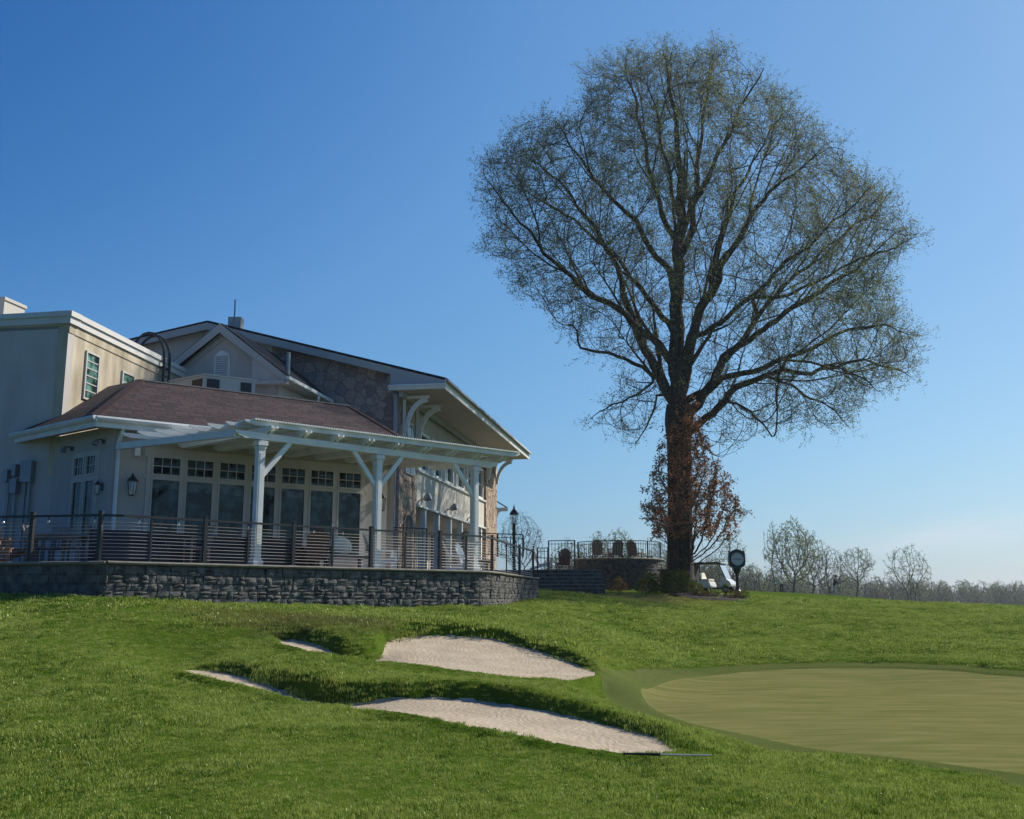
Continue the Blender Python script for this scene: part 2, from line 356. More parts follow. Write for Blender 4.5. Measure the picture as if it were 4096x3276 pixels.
for q in [(0,1724,8),(500,1724,8),(1078,1724,8),(1600,1724,8.2),(2156,1724,8.4),(0,1600,10),(0,1500,12),(0,1400,15.5),(0,1310,19.8),(0,1259,22.3),(210,1262,21.9),
          (250,1600,9.9),(250,1480,12.6),(250,1390,16.2),(250,1310,20),(400,1265,24),(550,1268,25.7),(700,1272,27.2),(950,1273,30),(1130,1268,36),
          (500,1600,9.8),(800,1620,9.5),(1000,1650,9),(1500,1660,9.3),(1800,1680,9.3),(1250,1640,9.5),(700,1540,11.2),
          # front ridge of the lower bunker
          (385,1423,15.8,-.05),(470,1438,15.0,-.06),(560,1460,14.1,-.06),(635,1472,13.7,-.04),(700,1478,13.4),(762,1488,13.1,-.02),(850,1503,12.5,-.04),(950,1523,11.8,-.04),(1100,1553,11.3,-.04),(1250,1580,10.9,-.04),(1350,1591,10.9,-.03),(1440,1584,11.2),
          # turf lips over the lower bunker
          (420,1393,17.6),(480,1392,17.2,.06),(560,1406,16.2,.07),(640,1422,15.6,.08),(740,1440,15.2,.09),(850,1444,15.1,.09),(1000,1447,14.9,.08),(1100,1462,14.3,.08),(1200,1486,13.7,.07),(1300,1511,13.1,.07),(1400,1541,12.2,.07),(1450,1566,11.7,.03),
          # ridge between the bunkers
          (480,1370,18.3),(600,1378,17.9),(700,1392,17.5),(830,1400,18.0),(1000,1422,17.2),(1100,1432,17.0),(1190,1438,17.2),(1270,1424,18.7),(1180,1455,15.6),
          # turf lips over the upper bunker
          (575,1320,20.6,.06),(650,1318,20.3,.1),(720,1340,19.4,.1),(780,1336,20.0,.1),(860,1318,21.6,.08),(960,1318,22.0,.08),(1050,1329,22.0,.08),(1130,1348,21.3,.08),(1200,1372,20.2,.07),(1268,1403,19.4,.03),(600,1360,18.8),(650,1372,18.0),(720,1384,17.9),
          (560,1295,22.3),(700,1300,22.8),(850,1298,24),(950,1298,25.5),(1100,1305,26),(1250,1330,26),(1250,1290,33),
          # apron and green
          (1500,1590,12.3),(1500,1545,14),(1350,1515,14.6),(1250,1482,16.4),(1270,1452,18.4),(1330,1432,20.3),(1700,1600,11.7),(1950,1640,10.6),
          # bank behind the green
          (1400,1385,25),(1600,1382,26.3),(1900,1388,25.3),(2156,1396,24.3),(1400,1340,30),(1600,1340,31),(1900,1345,31),(2156,1350,30.5),(1600,1285,42),(1350,1270,42),(1900,1300,42),(2156,1306,40),
          (1250,1252,47),(1440,1252,52),(1300,1244,56),(1150,1244,45),(1575,1254,64),(1640,1260,68),(1757,1265,68),(1850,1266,64),(2000,1272,60),(2156,1281,56),(1640,1250.5,88),(1757,1257,88),(1640,1254,112,-.1),(1757,1260,112,-.1),(1560,1252,90),(1560,1255,120,-.2),(1480,1251,100)]: C(*q)
def gplane(y): return -1.80 + .0125 * (y - 11.5)
for X_, Y_ in [(3.3,18),(5,15),(5,21),(8,13.5),(8,18),(8,22.5),(12,16),(12,22),(16,20),(11,11.8)]: ctl.append((X_, Y_, gplane(Y_)))
for X_, Y_, Z_ in [(-12,5,-1.75),(0,5,-1.68),(12,5,-1.7),(20,18,-1.6),(30,28,-1.2),(45,50,-.6),(70,70,-.9),(-6,36,.1),(-8,45,.1),(-20,30,.2),(-30,45,.2),(-40,80,.2),(-20,18,-.6),(-22,12,-1.2),(25,100,-.6),(60,105,-2.),
                   (-60,200,-2.5),(0,170,-1.8),(20,160,-2.0),(60,170,-3),(150,170,-3.5),(0,400,-5.6),(150,400,-5.8),(-250,400,-5.6),(400,400,-6),(0,1200,-17),(600,1200,-17),(-600,1200,-17),(0,3500,-50),(2500,3500,-50),(-2500,3500,-50)]: ctl.append((X_, Y_, Z_))
ctl = np.array(ctl)
base_tps = TPS(warp(ctl[:, 0], ctl[:, 1]), ctl[:, 2], 4e-4)
BUNK = []
def bunker(pts, lip):
    q = [vat(p[0], p[1], p[2]) + Vector((0, 0, p[3] if len(p) > 3 else 0)) for p in pts]
    poly = catmull([(p.x, p.y) for p in q], 6); z = TPS([(p.x, p.y) for p in q], [p.z for p in q], .02)
    BUNK.append((poly, z, lip))
bunker([(385,1414,16.4),(430,1412,16.9),(500,1422,16.5),(560,1440,15.7),(635,1463,15.2,-.06),(700,1474,14.9,-.08),(770,1478,14.8,-.03),(850,1470,14.8),(1000,1477,14.6),(1100,1490,14.0),(1200,1510,13.45),(1300,1533,12.85),(1380,1552,12.3),(1418,1568,11.8),
        (1425,1581,11.3),(1350,1589,11.0),(1250,1578,11.05),(1100,1551,11.45),(950,1521,11.95),(850,1502,12.65),(762,1489,13.25,-.05),(700,1480,13.6,-.08),(635,1468,14.0,-.05),(560,1456,14.5),(470,1434,15.4)], .14)
bunker([(587,1347,19.9),(640,1351,19.7),(690,1368,19.0),(725,1382,18.7,-.05),(770,1392,18.8,-.08),(806,1376,19.3),(820,1352,20.5),(870,1341,21.3),(960,1339,21.7),(1050,1349,21.6),(1130,1371,20.8),(1200,1395,19.8),(1250,1416,19.0),
        (1240,1424,18.4),(1185,1433,17.6),(1100,1428,17.4),(1000,1416,17.6),(900,1402,18),(830,1396,18.3),(770,1397,18.1,-.05),(720,1386,18.1,-.05),(650,1371,18.2),(600,1358,19)], .15)
GREEN = []
for vx, vy in [(1350,1466),(1372,1447),(1430,1430),(1520,1419),(1620,1413),(1800,1412),(2000,1418),(2156,1427)]:
    x, y, z = ray(vx * K, vy * K); k = (-1.80 - .0125 * 11.5) / (z - .0125 * y); GREEN.append((x * k, y * k))
GREEN += [(16, 21.2), (21, 17.5), (20.5, 12), (16.5, 9.6)]
for vx, vy in [(2500,1672),(2320,1648),(2156,1624),(1980,1600),(1800,1573),(1650,1546),(1500,1516),(1400,1488)]:
    x, y, z = ray(vx * K, vy * K); k = (-1.80 - .0125 * 11.5) / (z - .0125 * y); GREEN.append((x * k, y * k))
GREEN = catmull(GREEN, 6)
def axis(lo, hi, step, far_lo, far_hi, ratio=1.13):
    mid = list(np.arange(lo, hi + 1e-6, step)); a = []; x = lo; s = step
    while x > far_lo: s *= ratio; x -= s; a.append(x)
    b = []; x = mid[-1]; s = step
    while x < far_hi: s *= ratio; x += s; b.append(x)
    return np.array(a[::-1] + mid + b)
GX = axis(-12.5, 15, .09, -2500, 2500); GY = axis(6.5, 33, .09, -40, 4200)
XX, YY = np.meshgrid(GX, GY); fx, fy = XX.ravel(), YY.ravel()
def vnoise(x, y, s, seed):
    r = np.random.default_rng(seed); out = 0
    for k in range(6):
        a = r.uniform(0, 6.28); f = s * r.uniform(.6, 1.6); out = out + np.sin(f * (x * math.cos(a) + y * math.sin(a)) + r.uniform(0, 6.28))
    return out / 6
Z = base_tps(warp(fx, fy))
near = (fy > 6) & (fy < 60) & (np.abs(fx) < 40)
sg = np.full(fx.shape, 50.0); idx = np.where((fx > 0) & (fx < 24) & (fy > 8) & (fy < 27))[0]; sg[idx] = sdf(fx[idx], fy[idx], GREEN)
FR = .75
rough_amt = np.clip((sg - FR) / 1.0, 0, 1) * near
Z = Z + rough_amt * (.05 * vnoise(fx, fy, 1.3, 3) + .022 * vnoise(fx, fy, 4.0, 4) + .012 * vnoise(fx, fy, 9.0, 5))
Z = Z + np.where(near, -.03 * np.clip(1 - sg / .1, 0, 1), 0)
Z = Z + np.where(near, -.045 * np.clip(1 - (sg - FR) / .12, 0, 1), 0)          # mowing step round the fringe
SB = []
for poly, zf, lip in BUNK:
    sb = np.full(fx.shape, 50.0); idx = np.where((fx > poly[:, 0].min() - 2) & (fx < poly[:, 0].max() + 2) & (fy > poly[:, 1].min() - 2) & (fy < poly[:, 1].max() + 2))[0]
    sb[idx] = sdf(fx[idx], fy[idx], poly) + .05 * vnoise(fx[idx], fy[idx], 5.0, 8) + .03 * vnoise(fx[idx], fy[idx], 14.0, 9); SB.append(sb)
    j = np.where(sb < lip)[0]; zs = zf(np.c_[fx[j], fy[j]])
    t = np.clip(sb[j] / lip, 0, 1); t = t * t * (3 - 2 * t)
    zs = zs + 0.006 * vnoise(fx[j], fy[j], 2.2, 12) + .003 * vnoise(fx[j], fy[j], 11., 13) - .05 * np.clip(-sb[j] / .8, 0, 1)
    Z[j] = zs * (1 - t) + np.maximum(Z[j], zs + .03) * t
nx, ny = len(GX), len(GY)
ZG = Z.reshape(ny, nx)
def zat(x, y):
    x = np.atleast_1d(np.asarray(x, float)); y = np.atleast_1d(np.asarray(y, float))
    i = np.clip(np.searchsorted(GX, x) - 1, 0, nx - 2); j = np.clip(np.searchsorted(GY, y) - 1, 0, ny - 2)
    u = (x - GX[i]) / (GX[i + 1] - GX[i]); v = (y - GY[j]) / (GY[j + 1] - GY[j])
    return (ZG[j, i] * (1 - u) + ZG[j, i + 1] * u) * (1 - v) + (ZG[j + 1, i] * (1 - u) + ZG[j + 1, i + 1] * u) * v
def gz(x, y): return float(zat(x, y)[0])
def bil(A, x, y):
    i = np.clip(np.searchsorted(GX, x) - 1, 0, nx - 2); j = np.clip(np.searchsorted(GY, y) - 1, 0, ny - 2); A = A.reshape(ny, nx)
    u = (x - GX[i]) / (GX[i + 1] - GX[i]); v = (y - GY[j]) / (GY[j + 1] - GY[j])
    return (A[j, i] * (1 - u) + A[j, i + 1] * u) * (1 - v) + (A[j + 1, i] * (1 - u) + A[j + 1, i + 1] * u) * v
# split the sheet along the sand, green and fringe outlines (shared cut vertices keep it closed)
ii, jj = np.meshgrid(np.arange(nx - 1), np.arange(ny - 1)); q0 = (jj * nx + ii).ravel()
quads = np.c_[q0, q0 + 1, q0 + 1 + nx, q0 + nx]
lev = [(SB[0], 'sand_lower', 'ground'), (SB[1], 'sand_upper', 'ground'), (sg, 'green', 'fringe'), (sg - FR, 'fringe', 'ground')]
regs = {k: ([], []) for k in ('ground', 'sand_lower', 'sand_upper', 'green', 'fringe')}
assign = np.full(len(quads), -1); done = np.zeros(len(quads), bool)
for k, (f, a, b_) in enumerate(lev):
    neg = (f[quads] < 0); mixed = neg.any(1) & ~neg.all(1) & ~done; assign[mixed] = k; done |= mixed
whole = ~done
names = np.full(len(quads), 'ground', dtype=object)
names[(sg[quads] < FR).all(1)] = 'fringe'; names[(sg[quads] < 0).all(1)] = 'green'
names[(SB[0][quads] < 0).all(1)] = 'sand_lower'; names[(SB[1][quads] < 0).all(1)] = 'sand_upper'
P3 = np.c_[fx, fy, Z]; extra = []; ekey = {}
def cutv(k, a, b_):
    key = (k, min(a, b_), max(a, b_))
    if key not in ekey:
        f = lev[k][0]; a0, b0 = key[1], key[2]; t = f[a0] / (f[a0] - f[b0]); extra.append(P3[a0] * (1 - t) + P3[b0] * t); ekey[key] = len(P3) + len(extra) - 1
    return ekey[key]
cutpolys = {k: [] for k in regs}
for qi in np.where(done)[0]:
    k = assign[qi]; f, a, b_ = lev[k]; q = quads[qi]; pin, pout = [], []
    for s in range(4):
        v0, v1 = int(q[s]), int(q[(s + 1) % 4])
        (pin if f[v0] < 0 else pout).append(v0)
        if (f[v0] < 0) != (f[v1] < 0): c = cutv(k, v0, v1); pin.append(c); pout.append(c)
    if len(pin) > 2: cutpolys[a].append(pin)
    if len(pout) > 2: cutpolys[b_].append(pout)
PA = np.r_[P3, np.array(extra)]
def grass_ground_mat(name, c1, c2, c3, bump=.6, bs=60):
    m, t, N, L, b = nt(name); b.inputs['Roughness'].default_value = .95; sock(b, 'Specular IOR Level', 'Specular').default_value = .0
    g = N.new('ShaderNodeNewGeometry'); n1 = N.new('ShaderNodeTexNoise'); n1.inputs['Scale'].default_value = .5; n1.inputs['Detail'].default_value = 8; L.new(g.outputs['Position'], n1.inputs['Vector'])
    n2 = N.new('ShaderNodeTexNoise'); n2.inputs['Scale'].default_value = 9; n2.inputs['Detail'].default_value = 6; L.new(g.outputs['Position'], n2.inputs['Vector'])
    rp = N.new('ShaderNodeValToRGB'); L.new(n1.outputs['Fac'], rp.inputs[0]); rp.color_ramp.elements[0].position = .35; rp.color_ramp.elements[1].position = .65
    rp.color_ramp.elements[0].color = (*c1, 1); rp.color_ramp.elements[1].color = (*c2, 1)
    r2 = N.new('ShaderNodeValToRGB'); L.new(n2.outputs['Fac'], r2.inputs[0]); r2.color_ramp.elements[0].position = .5; r2.color_ramp.elements[1].position = .75
    r2.color_ramp.elements[0].color = (0, 0, 0, 1); r2.color_ramp.elements[1].color = (.6, .6, .6, 1)
    mx = N.new('ShaderNodeMixRGB'); L.new(r2.outputs[0], mx.inputs[0]); L.new(rp.outputs[0], mx.inputs[1]); mx.inputs[2].default_value = (*c3, 1); L.new(mx.outputs[0], b.inputs['Base Color'])
    n3 = N.new('ShaderNodeTexNoise'); n3.inputs['Scale'].default_value = bs; n3.inputs['Detail'].default_value = 4; L.new(g.outputs['Position'], n3.inputs['Vector'])
    bp = N.new('ShaderNodeBump'); bp.inputs['Strength'].default_value = bump; bp.inputs['Distance'].default_value = .03; L.new(n3.outputs['Fac'], bp.inputs['Height']); L.new(bp.outputs[0], b.inputs['Normal'])
    return m
def green_mat():
    m, t, N, L, b = nt('putting_green'); b.inputs['Roughness'].default_value = 1.0; sock(b, 'Specular IOR Level', 'Specular').default_value = .0
    g = N.new('ShaderNodeNewGeometry'); mp = N.new('ShaderNodeMapping'); mp.inputs['Scale'].default_value = (.55, 3.0, 1); mp.inputs['Rotation'].default_value = (0, 0, R(6)); L.new(g.outputs['Position'], mp.inputs[0])
    n1 = N.new('ShaderNodeTexNoise'); n1.inputs['Scale'].default_value = 1.5; n1.inputs['Detail'].default_value = 7; n1.inputs['Roughness'].default_value = .62; L.new(mp.outputs[0], n1.inputs['Vector'])
    rp = N.new('ShaderNodeValToRGB'); L.new(n1.outputs['Fac'], rp.inputs[0]); rp.color_ramp.elements[0].position = .3; rp.color_ramp.elements[1].position = .7
    rp.color_ramp.elements[0].color = (.115, .135, .036, 1); rp.color_ramp.elements[1].color = (.225, .205, .082, 1); L.new(rp.outputs[0], b.inputs['Base Color'])
    n3 = N.new('ShaderNodeTexNoise'); n3.inputs['Scale'].default_value = 120; L.new(g.outputs['Position'], n3.inputs['Vector'])
    bp = N.new('ShaderNodeBump'); bp.inputs['Strength'].default_value = .4; bp.inputs['Distance'].default_value = .006; L.new(n3.outputs['Fac'], bp.inputs['Height']); L.new(bp.outputs[0], b.inputs['Normal'])
    return m
def sand_mat():
    m, t, N, L, b = nt('bunker_sand'); b.inputs['Roughness'].default_value = .95; sock(b, 'Specular IOR Level', 'Specular').default_value = .1
    g = N.new('ShaderNodeNewGeometry'); n1 = N.new('ShaderNodeTexNoise'); n1.inputs['Scale'].default_value = 2.5; n1.inputs['Detail'].default_value = 8; L.new(g.outputs['Position'], n1.inputs['Vector'])
    rp = N.new('ShaderNodeValToRGB'); L.new(n1.outputs['Fac'], rp.inputs[0]); rp.color_ramp.elements[0].position = .3; rp.color_ramp.elements[1].position = .7
    rp.color_ramp.elements[0].color = (.40, .325, .225, 1); rp.color_ramp.elements[1].color = (.50, .415, .30, 1); L.new(rp.outputs[0], b.inputs['Base Color'])
    wv = N.new('ShaderNodeTexWave'); wv.inputs['Scale'].default_value = 2.4; wv.inputs['Distortion'].default_value = 22; wv.inputs['Detail'].default_value = 4; wv.inputs['Detail Scale'].default_value = .8; L.new(g.outputs['Position'], wv.inputs['Vector'])
    n3 = N.new('ShaderNodeTexNoise'); n3.inputs['Scale'].default_value = 26; n3.inputs['Detail'].default_value = 5; L.new(g.outputs['Position'], n3.inputs['Vector'])
    ad = N.new('ShaderNodeMath'); ad.operation = 'MULTIPLY_ADD'; L.new(n3.outputs['Fac'], ad.inputs[0]); ad.inputs[1].default_value = 2.6; L.new(wv.outputs['Fac'], ad.inputs[2])
    bp = N.new('ShaderNodeBump'); bp.inputs['Strength'].default_value = .3; bp.inputs['Distance'].default_value = .018; L.new(ad.outputs[0], bp.inputs['Height']); L.new(bp.outputs[0], b.inputs['Normal'])
    return m
M['turf'] = grass_ground_mat('turf', (.055, .105, .010), (.095, .14, .018), (.075, .105, .018))
M['fringe'] = grass_ground_mat('fringe_turf', (.088, .115, .030), (.115, .135, .042), (.10, .12, .036), .5, 90)
M['green'] = green_mat(); M['sandm'] = sand_mat()
def region(key, name, m, label):
    F = [quads[(names == key) & whole]]
    for n in (3, 4, 5, 6):
        c = [p for p in cutpolys[key] if len(p) == n]
        if c: F.append(np.array(c))
    used = np.unique(np.concatenate([f.ravel() for f in F if len(f)])); mapn = np.full(len(PA), -1); mapn[used] = np.arange(len(used))
    return struct(np_mesh(name, PA[used], [mapn[f] for f in F if len(f)], m, smooth=True), label)
region('ground', 'ground', M['turf'], 'rolling green turf of the golf course')
region('sand_lower', 'sand_bunker', M['sandm'], 'long pale sand bunker in the foreground under a dark turf lip')
region('sand_upper', 'sand_bunker', M['sandm'], 'pale sand bunker below the patio wall')
region('green', 'putting_green', M['green'], 'smooth olive putting green on the right')
region('fringe', 'green_fringe', M['fringe'], 'short mown fringe round the putting green')
# ---------------------------------------------------------------- patio outline (wall edge) in plan
PE = Vector((math.sin(R(45.5)), math.cos(R(45.5)), 0)); PN = Vector((-PE.y, PE.x, 0))      # pergola axes
PO1 = Vector((-6.30, 25.40, .81)); PO2 = PO1 + PE * 3.66; PO3 = PO1 + PE * 7.26
off = -PN * .45
WALLP = [(-24, 24.9), (-17, 23.8), (-11.3, 22.9)]
CORN = PO1 + off - PE * 3.89
WALL_L = [Vector((-24, 24.95, 0)), Vector((-17, 23.75, 0)), Vector((-11.3, 22.85, 0)), Vector((CORN.x, CORN.y, 0))]
_p = [CORN, PO1 + off - PE * 1.6, PO1 + off, PO2 + off, PO3 + off - PE * .9, PO3 + off]
WALL_R = [Vector((p.x, p.y, 0)) for p in _p] + [Vector(p) for p in ((-.46, 31.15, 0), (-.22, 32.7, 0), (.08, 34.5, 0), (.5, 37, 0), (.9, 39.2, 0), (.95, 40.3, 0), (.5, 41.2, 0), (-.6, 41.6, 0))]
def smooth_path(P, n=8): return [Vector((p[0], p[1], 0)) for p in catmull([(v.x, v.y) for v in P], n, closed=False)]
WALL_RS = WALL_R[:3] + smooth_path(WALL_R[3:], 6)
PATIO_POLY = np.array([(p.x, p.y) for p in WALL_L[:-1] + WALL_RS] + [(-4, 60), (-24, 60)])
TOPZ = .80
# ---------------------------------------------------------------- grass: instanced tufts, one object of stuff
def grass_mat():
    m, t, N, L, b = nt('grass_blade'); N.remove(b); out = N['Material Output']
    oi = N.new('ShaderNodeObjectInfo'); g = N.new('ShaderNodeNewGeometry')
    n1 = N.new('ShaderNodeTexNoise'); n1.inputs['Scale'].default_value = .42; n1.inputs['Detail'].default_value = 7; n1.inputs['Roughness'].default_value = .6; L.new(g.outputs['Position'], n1.inputs['Vector'])
    ad = N.new('ShaderNodeMath'); ad.operation = 'MULTIPLY_ADD'; L.new(oi.outputs['Random'], ad.inputs[0]); ad.inputs[1].default_value = .52; L.new(n1.outputs['Fac'], ad.inputs[2])
    n2 = N.new('ShaderNodeTexNoise'); n2.inputs['Scale'].default_value = 2.6; n2.inputs['Detail'].default_value = 4; L.new(g.outputs['Position'], n2.inputs['Vector'])
    a2 = N.new('ShaderNodeMath'); a2.operation = 'MULTIPLY_ADD'; L.new(n2.outputs['Fac'], a2.inputs[0]); a2.inputs[1].default_value = .42; a3 = N.new('ShaderNodeMath'); a3.operation = 'SUBTRACT'; L.new(ad.outputs[0], a3.inputs[0]); a3.inputs[1].default_value = .33; L.new(a3.outputs[0], a2.inputs[2]); ad = a2
    w = N.new('ShaderNodeMath'); w.operation = 'MULTIPLY_ADD'; L.new(g.outputs['Random Per Island'], w.inputs[0]); w.inputs[1].default_value = .5; L.new(ad.outputs[0], w.inputs[2])
    rp = N.new('ShaderNodeValToRGB'); L.new(w.outputs[0], rp.inputs[0]); el = rp.color_ramp.elements; el[0].position = .42; el[1].position = 1.15 / 1.2
    el[0].color = (.015, .052, .001, 1); el[1].color = (.39, .45, .10, 1); e = el.new(.66); e.color = (.118, .218, .007, 1)
    d = N.new('ShaderNodeBsdfDiffuse'); tr = N.new('ShaderNodeBsdfTranslucent'); gl = N.new('ShaderNodeBsdfGlossy'); gl.inputs['Roughness'].default_value = .32; gl.inputs['Color'].default_value = (.55, .6, .5, 1)
    mx = N.new('ShaderNodeMixShader'); mx.inputs[0].default_value = .34; m2 = N.new('ShaderNodeMixShader'); m2.inputs[0].default_value = .035
    # patches of straw-coloured dormant turf
    col = rp.outputs[0]
    for (cx_, cy_, rx, ry, tone, amt) in DORMANT:
        mp = N.new('ShaderNodeMapping'); mp.inputs['Location'].default_value = (-cx_ / rx, -cy_ / ry, 0); mp.inputs['Scale'].default_value = (1 / rx, 1 / ry, 0); L.new(g.outputs['Position'], mp.inputs[0])
        ln = N.new('ShaderNodeVectorMath'); ln.operation = 'LENGTH'; L.new(mp.outputs[0], ln.inputs[0])
        q = N.new('ShaderNodeMath'); q.operation = 'MULTIPLY_ADD'; L.new(n2.outputs['Fac'], q.inputs[0]); q.inputs[1].default_value = 1.4; L.new(ln.outputs['Value'], q.inputs[2])
        mr = N.new('ShaderNodeMapRange'); mr.inputs['From Min'].default_value = 1.75; mr.inputs['From Max'].default_value = 1.15; mr.inputs['To Max'].default_value = amt; L.new(q.outputs[0], mr.inputs[0])
        mc = N.new('ShaderNodeMixRGB'); L.new(mr.outputs[0], mc.inputs[0]); L.new(col, mc.inputs[1]); mc.inputs[2].default_value = (*tone, 1); col = mc.outputs[0]
    L.new(col, d.inputs[0]); L.new(col, tr.inputs[0]); L.new(d.outputs[0], mx.inputs[1]); L.new(tr.outputs[0], mx.inputs[2])
    L.new(mx.outputs[0], m2.inputs[1]); L.new(gl.outputs[0], m2.inputs[2]); L.new(m2.outputs[0], out.inputs[0])
    return m
_d = [at(2560, 2385, 46), vat(560, 1300, 22), vat(690, 1330, 20.5)]
DORMANT = [(_d[0].x, _d[0].y, 3.6, 3.2, (.46, .37, .13), .85), (_d[1].x, _d[1].y, 2.2, 1.6, (.20, .16, .05), .6), (_d[2].x, _d[2].y, 2.6, 1.3, (.16, .13, .05), .6)]
M['grass'] = grass_mat()
def tuft(k, nb, rad, h, wd):
    V, F = [], []
    for i in range(nb):
        a = RNG.uniform(0, 6.28); r = rad * math.sqrt(RNG.uniform(0, 1)); x, y = r * math.cos(a), r * math.sin(a)
        hh = h * RNG.uniform(.55, 1.15); t = RNG.uniform(0, 6.28); ln = hh * RNG.uniform(.15, .75); dx, dy = math.cos(t) * ln, math.sin(t) * ln
        p = RNG.uniform(0, 6.28); wx, wy = math.cos(p) * wd / 2, math.sin(p) * wd / 2; b = len(V)
        V += [(x - wx, y - wy, -.01), (x + wx, y + wy, -.01), (x + dx * .35 + wx * .8, y + dy * .35 + wy * .8, hh * .6), (x + dx * .35 - wx * .8, y + dy * .35 - wy * .8, hh * .6), (x + dx, y + dy, hh)]
        F += [(b, b + 1, b + 2, b + 3), (b + 3, b + 2, b + 4)]
    me = bpy.data.meshes.new('tuft'); me.from_pydata(V, [], F); me.materials.append(M['grass'])
    return bpy.data.objects.new('tuft%02d' % k, me)
def instancer(name, pts, rot, scl, idx, coll):
    me = bpy.data.meshes.new(name); me.vertices.add(len(pts)); me.vertices.foreach_set('co', np.asarray(pts, np.float32).ravel())
    for nm, ty, dat in (('rot', 'FLOAT_VECTOR', rot), ('scl', 'FLOAT', scl), ('idx', 'INT', idx)):
        at_ = me.attributes.new(nm, ty, 'POINT'); dat = np.asarray(dat, np.int32 if ty == 'INT' else np.float32)
        at_.data.foreach_set('vector' if ty == 'FLOAT_VECTOR' else 'value', dat.ravel())
    o = bpy.data.objects.new(name, me); COL.objects.link(o)
    ng = bpy.data.node_groups.new(name, 'GeometryNodeTree'); ng.interface.new_socket('Geometry', in_out='INPUT', socket_type='NodeSocketGeometry'); ng.interface.new_socket('Geometry', in_out='OUTPUT', socket_type='NodeSocketGeometry')
    N, L = ng.nodes, ng.links; i = N.new('NodeGroupInput'); o_ = N.new('NodeGroupOutput'); ip = N.new('GeometryNodeInstanceOnPoints'); ci = N.new('GeometryNodeCollectionInfo')
    ci.inputs['Collection'].default_value = coll; ci.inputs['Separate Children'].default_value = True; ci.inputs['Reset Children'].default_value = True
    def na(nm, ty): n = N.new('GeometryNodeInputNamedAttribute'); n.data_type = ty; n.inputs['Name'].default_value = nm; return n.outputs['Attribute']
    L.new(i.outputs[0], ip.inputs['Points']); L.new(ci.outputs[0], ip.inputs['Instance']); ip.inputs['Pick Instance'].default_value = True
    L.new(na('idx', 'INT'), ip.inputs['Instance Index']); L.new(na('rot', 'FLOAT_VECTOR'), ip.inputs['Rotation']); L.new(na('scl', 'FLOAT'), ip.inputs['Scale']); L.new(ip.outputs[0], o_.inputs[0])
    md = o.modifiers.new('scatter', 'NODES'); md.node_group = ng
    return o
gcol = bpy.data.collections.new('grass_tufts')
for k in range(6): gcol.objects.link(tuft(k, 52, .10, .027, .0046))
for k in range(6, 9): gcol.objects.link(tuft(k, 60, .20, .034, .010))
def scatter(y0, y1, dens, xpad=.62):
    xw = max(xpad * y1, 6); n = int(dens * (y1 - y0) * 2 * xw); x = RNG.uniform(-xw, xw, n); y = RNG.uniform(y0, y1, n)
    k = np.abs(x) < xpad * y + 1.0; return x[k], y[k]
gp, gr, gs, gi = [], [], [], []
for y0, y1, dens, sc, kinds in [(6.6, 10.5, 330, 1.0, (0, 6)), (10.5, 14.5, 270, 1.05, (0, 6)), (14.5, 20, 190, 1.1, (0, 6)), (20, 28, 70, 1.0, (6, 9)), (28, 46, 42, 1.1, (6, 9)), (46, 70, 16, 1.3, (6, 9))]:
    x, y = scatter(y0, y1, dens)
    f = bil(sg, x, y); b0 = bil(SB[0], x, y); b1 = bil(SB[1], x, y); pd = np.full(x.shape, 9.0); m_ = (y > 20); pd[m_] = sdf(x[m_], y[m_], PATIO_POLY)
    k = (f > .06) & ((f > FR) | (RNG.uniform(0, 1, len(x)) < .5)) & (b0 > .0) & (b1 > .0) & (pd > .08); x, y, f, b0, b1 = x[k], y[k], f[k], b0[k], b1[k]
    bm_ = np.minimum(b0, b1); bq = np.minimum(bil(SB[0], x, y + .12), bil(SB[1], x, y + .12)); lip = np.clip(1 - bm_ / .5, 0, 1) * np.where(bq < bm_, -1.0, 1.0); cl = .62 + .75 * np.clip(vnoise(x, y, 1.1, 21) * .7 + vnoise(x, y, 3.7, 22) * .8 + .5, 0, 1)
    s = sc * RNG.uniform(.65, 1.2, len(x)) * cl * (1 + np.where(lip > 0, .12, .45) * lip) * np.where(f < FR, .22, np.where(f < FR + .5, .8, 1))
    gp.append(np.c_[x, y, zat(x, y) - .004]); gr.append(np.c_[RNG.normal(0, .16, len(x)), RNG.normal(0, .16, len(x)), RNG.uniform(0, 6.28, len(x))]); gs.append(s); gi.append(RNG.integers(kinds[0], kinds[1], len(x)))
go = instancer('grass', np.concatenate(gp), np.concatenate(gr), np.concatenate(gs), np.concatenate(gi), gcol)
go['kind'] = 'stuff'; go['label'] = 'rough green grass covering the slopes around bunkers and green'; go['category'] = 'grass'
print('tufts', sum(len(a) for a in gs))
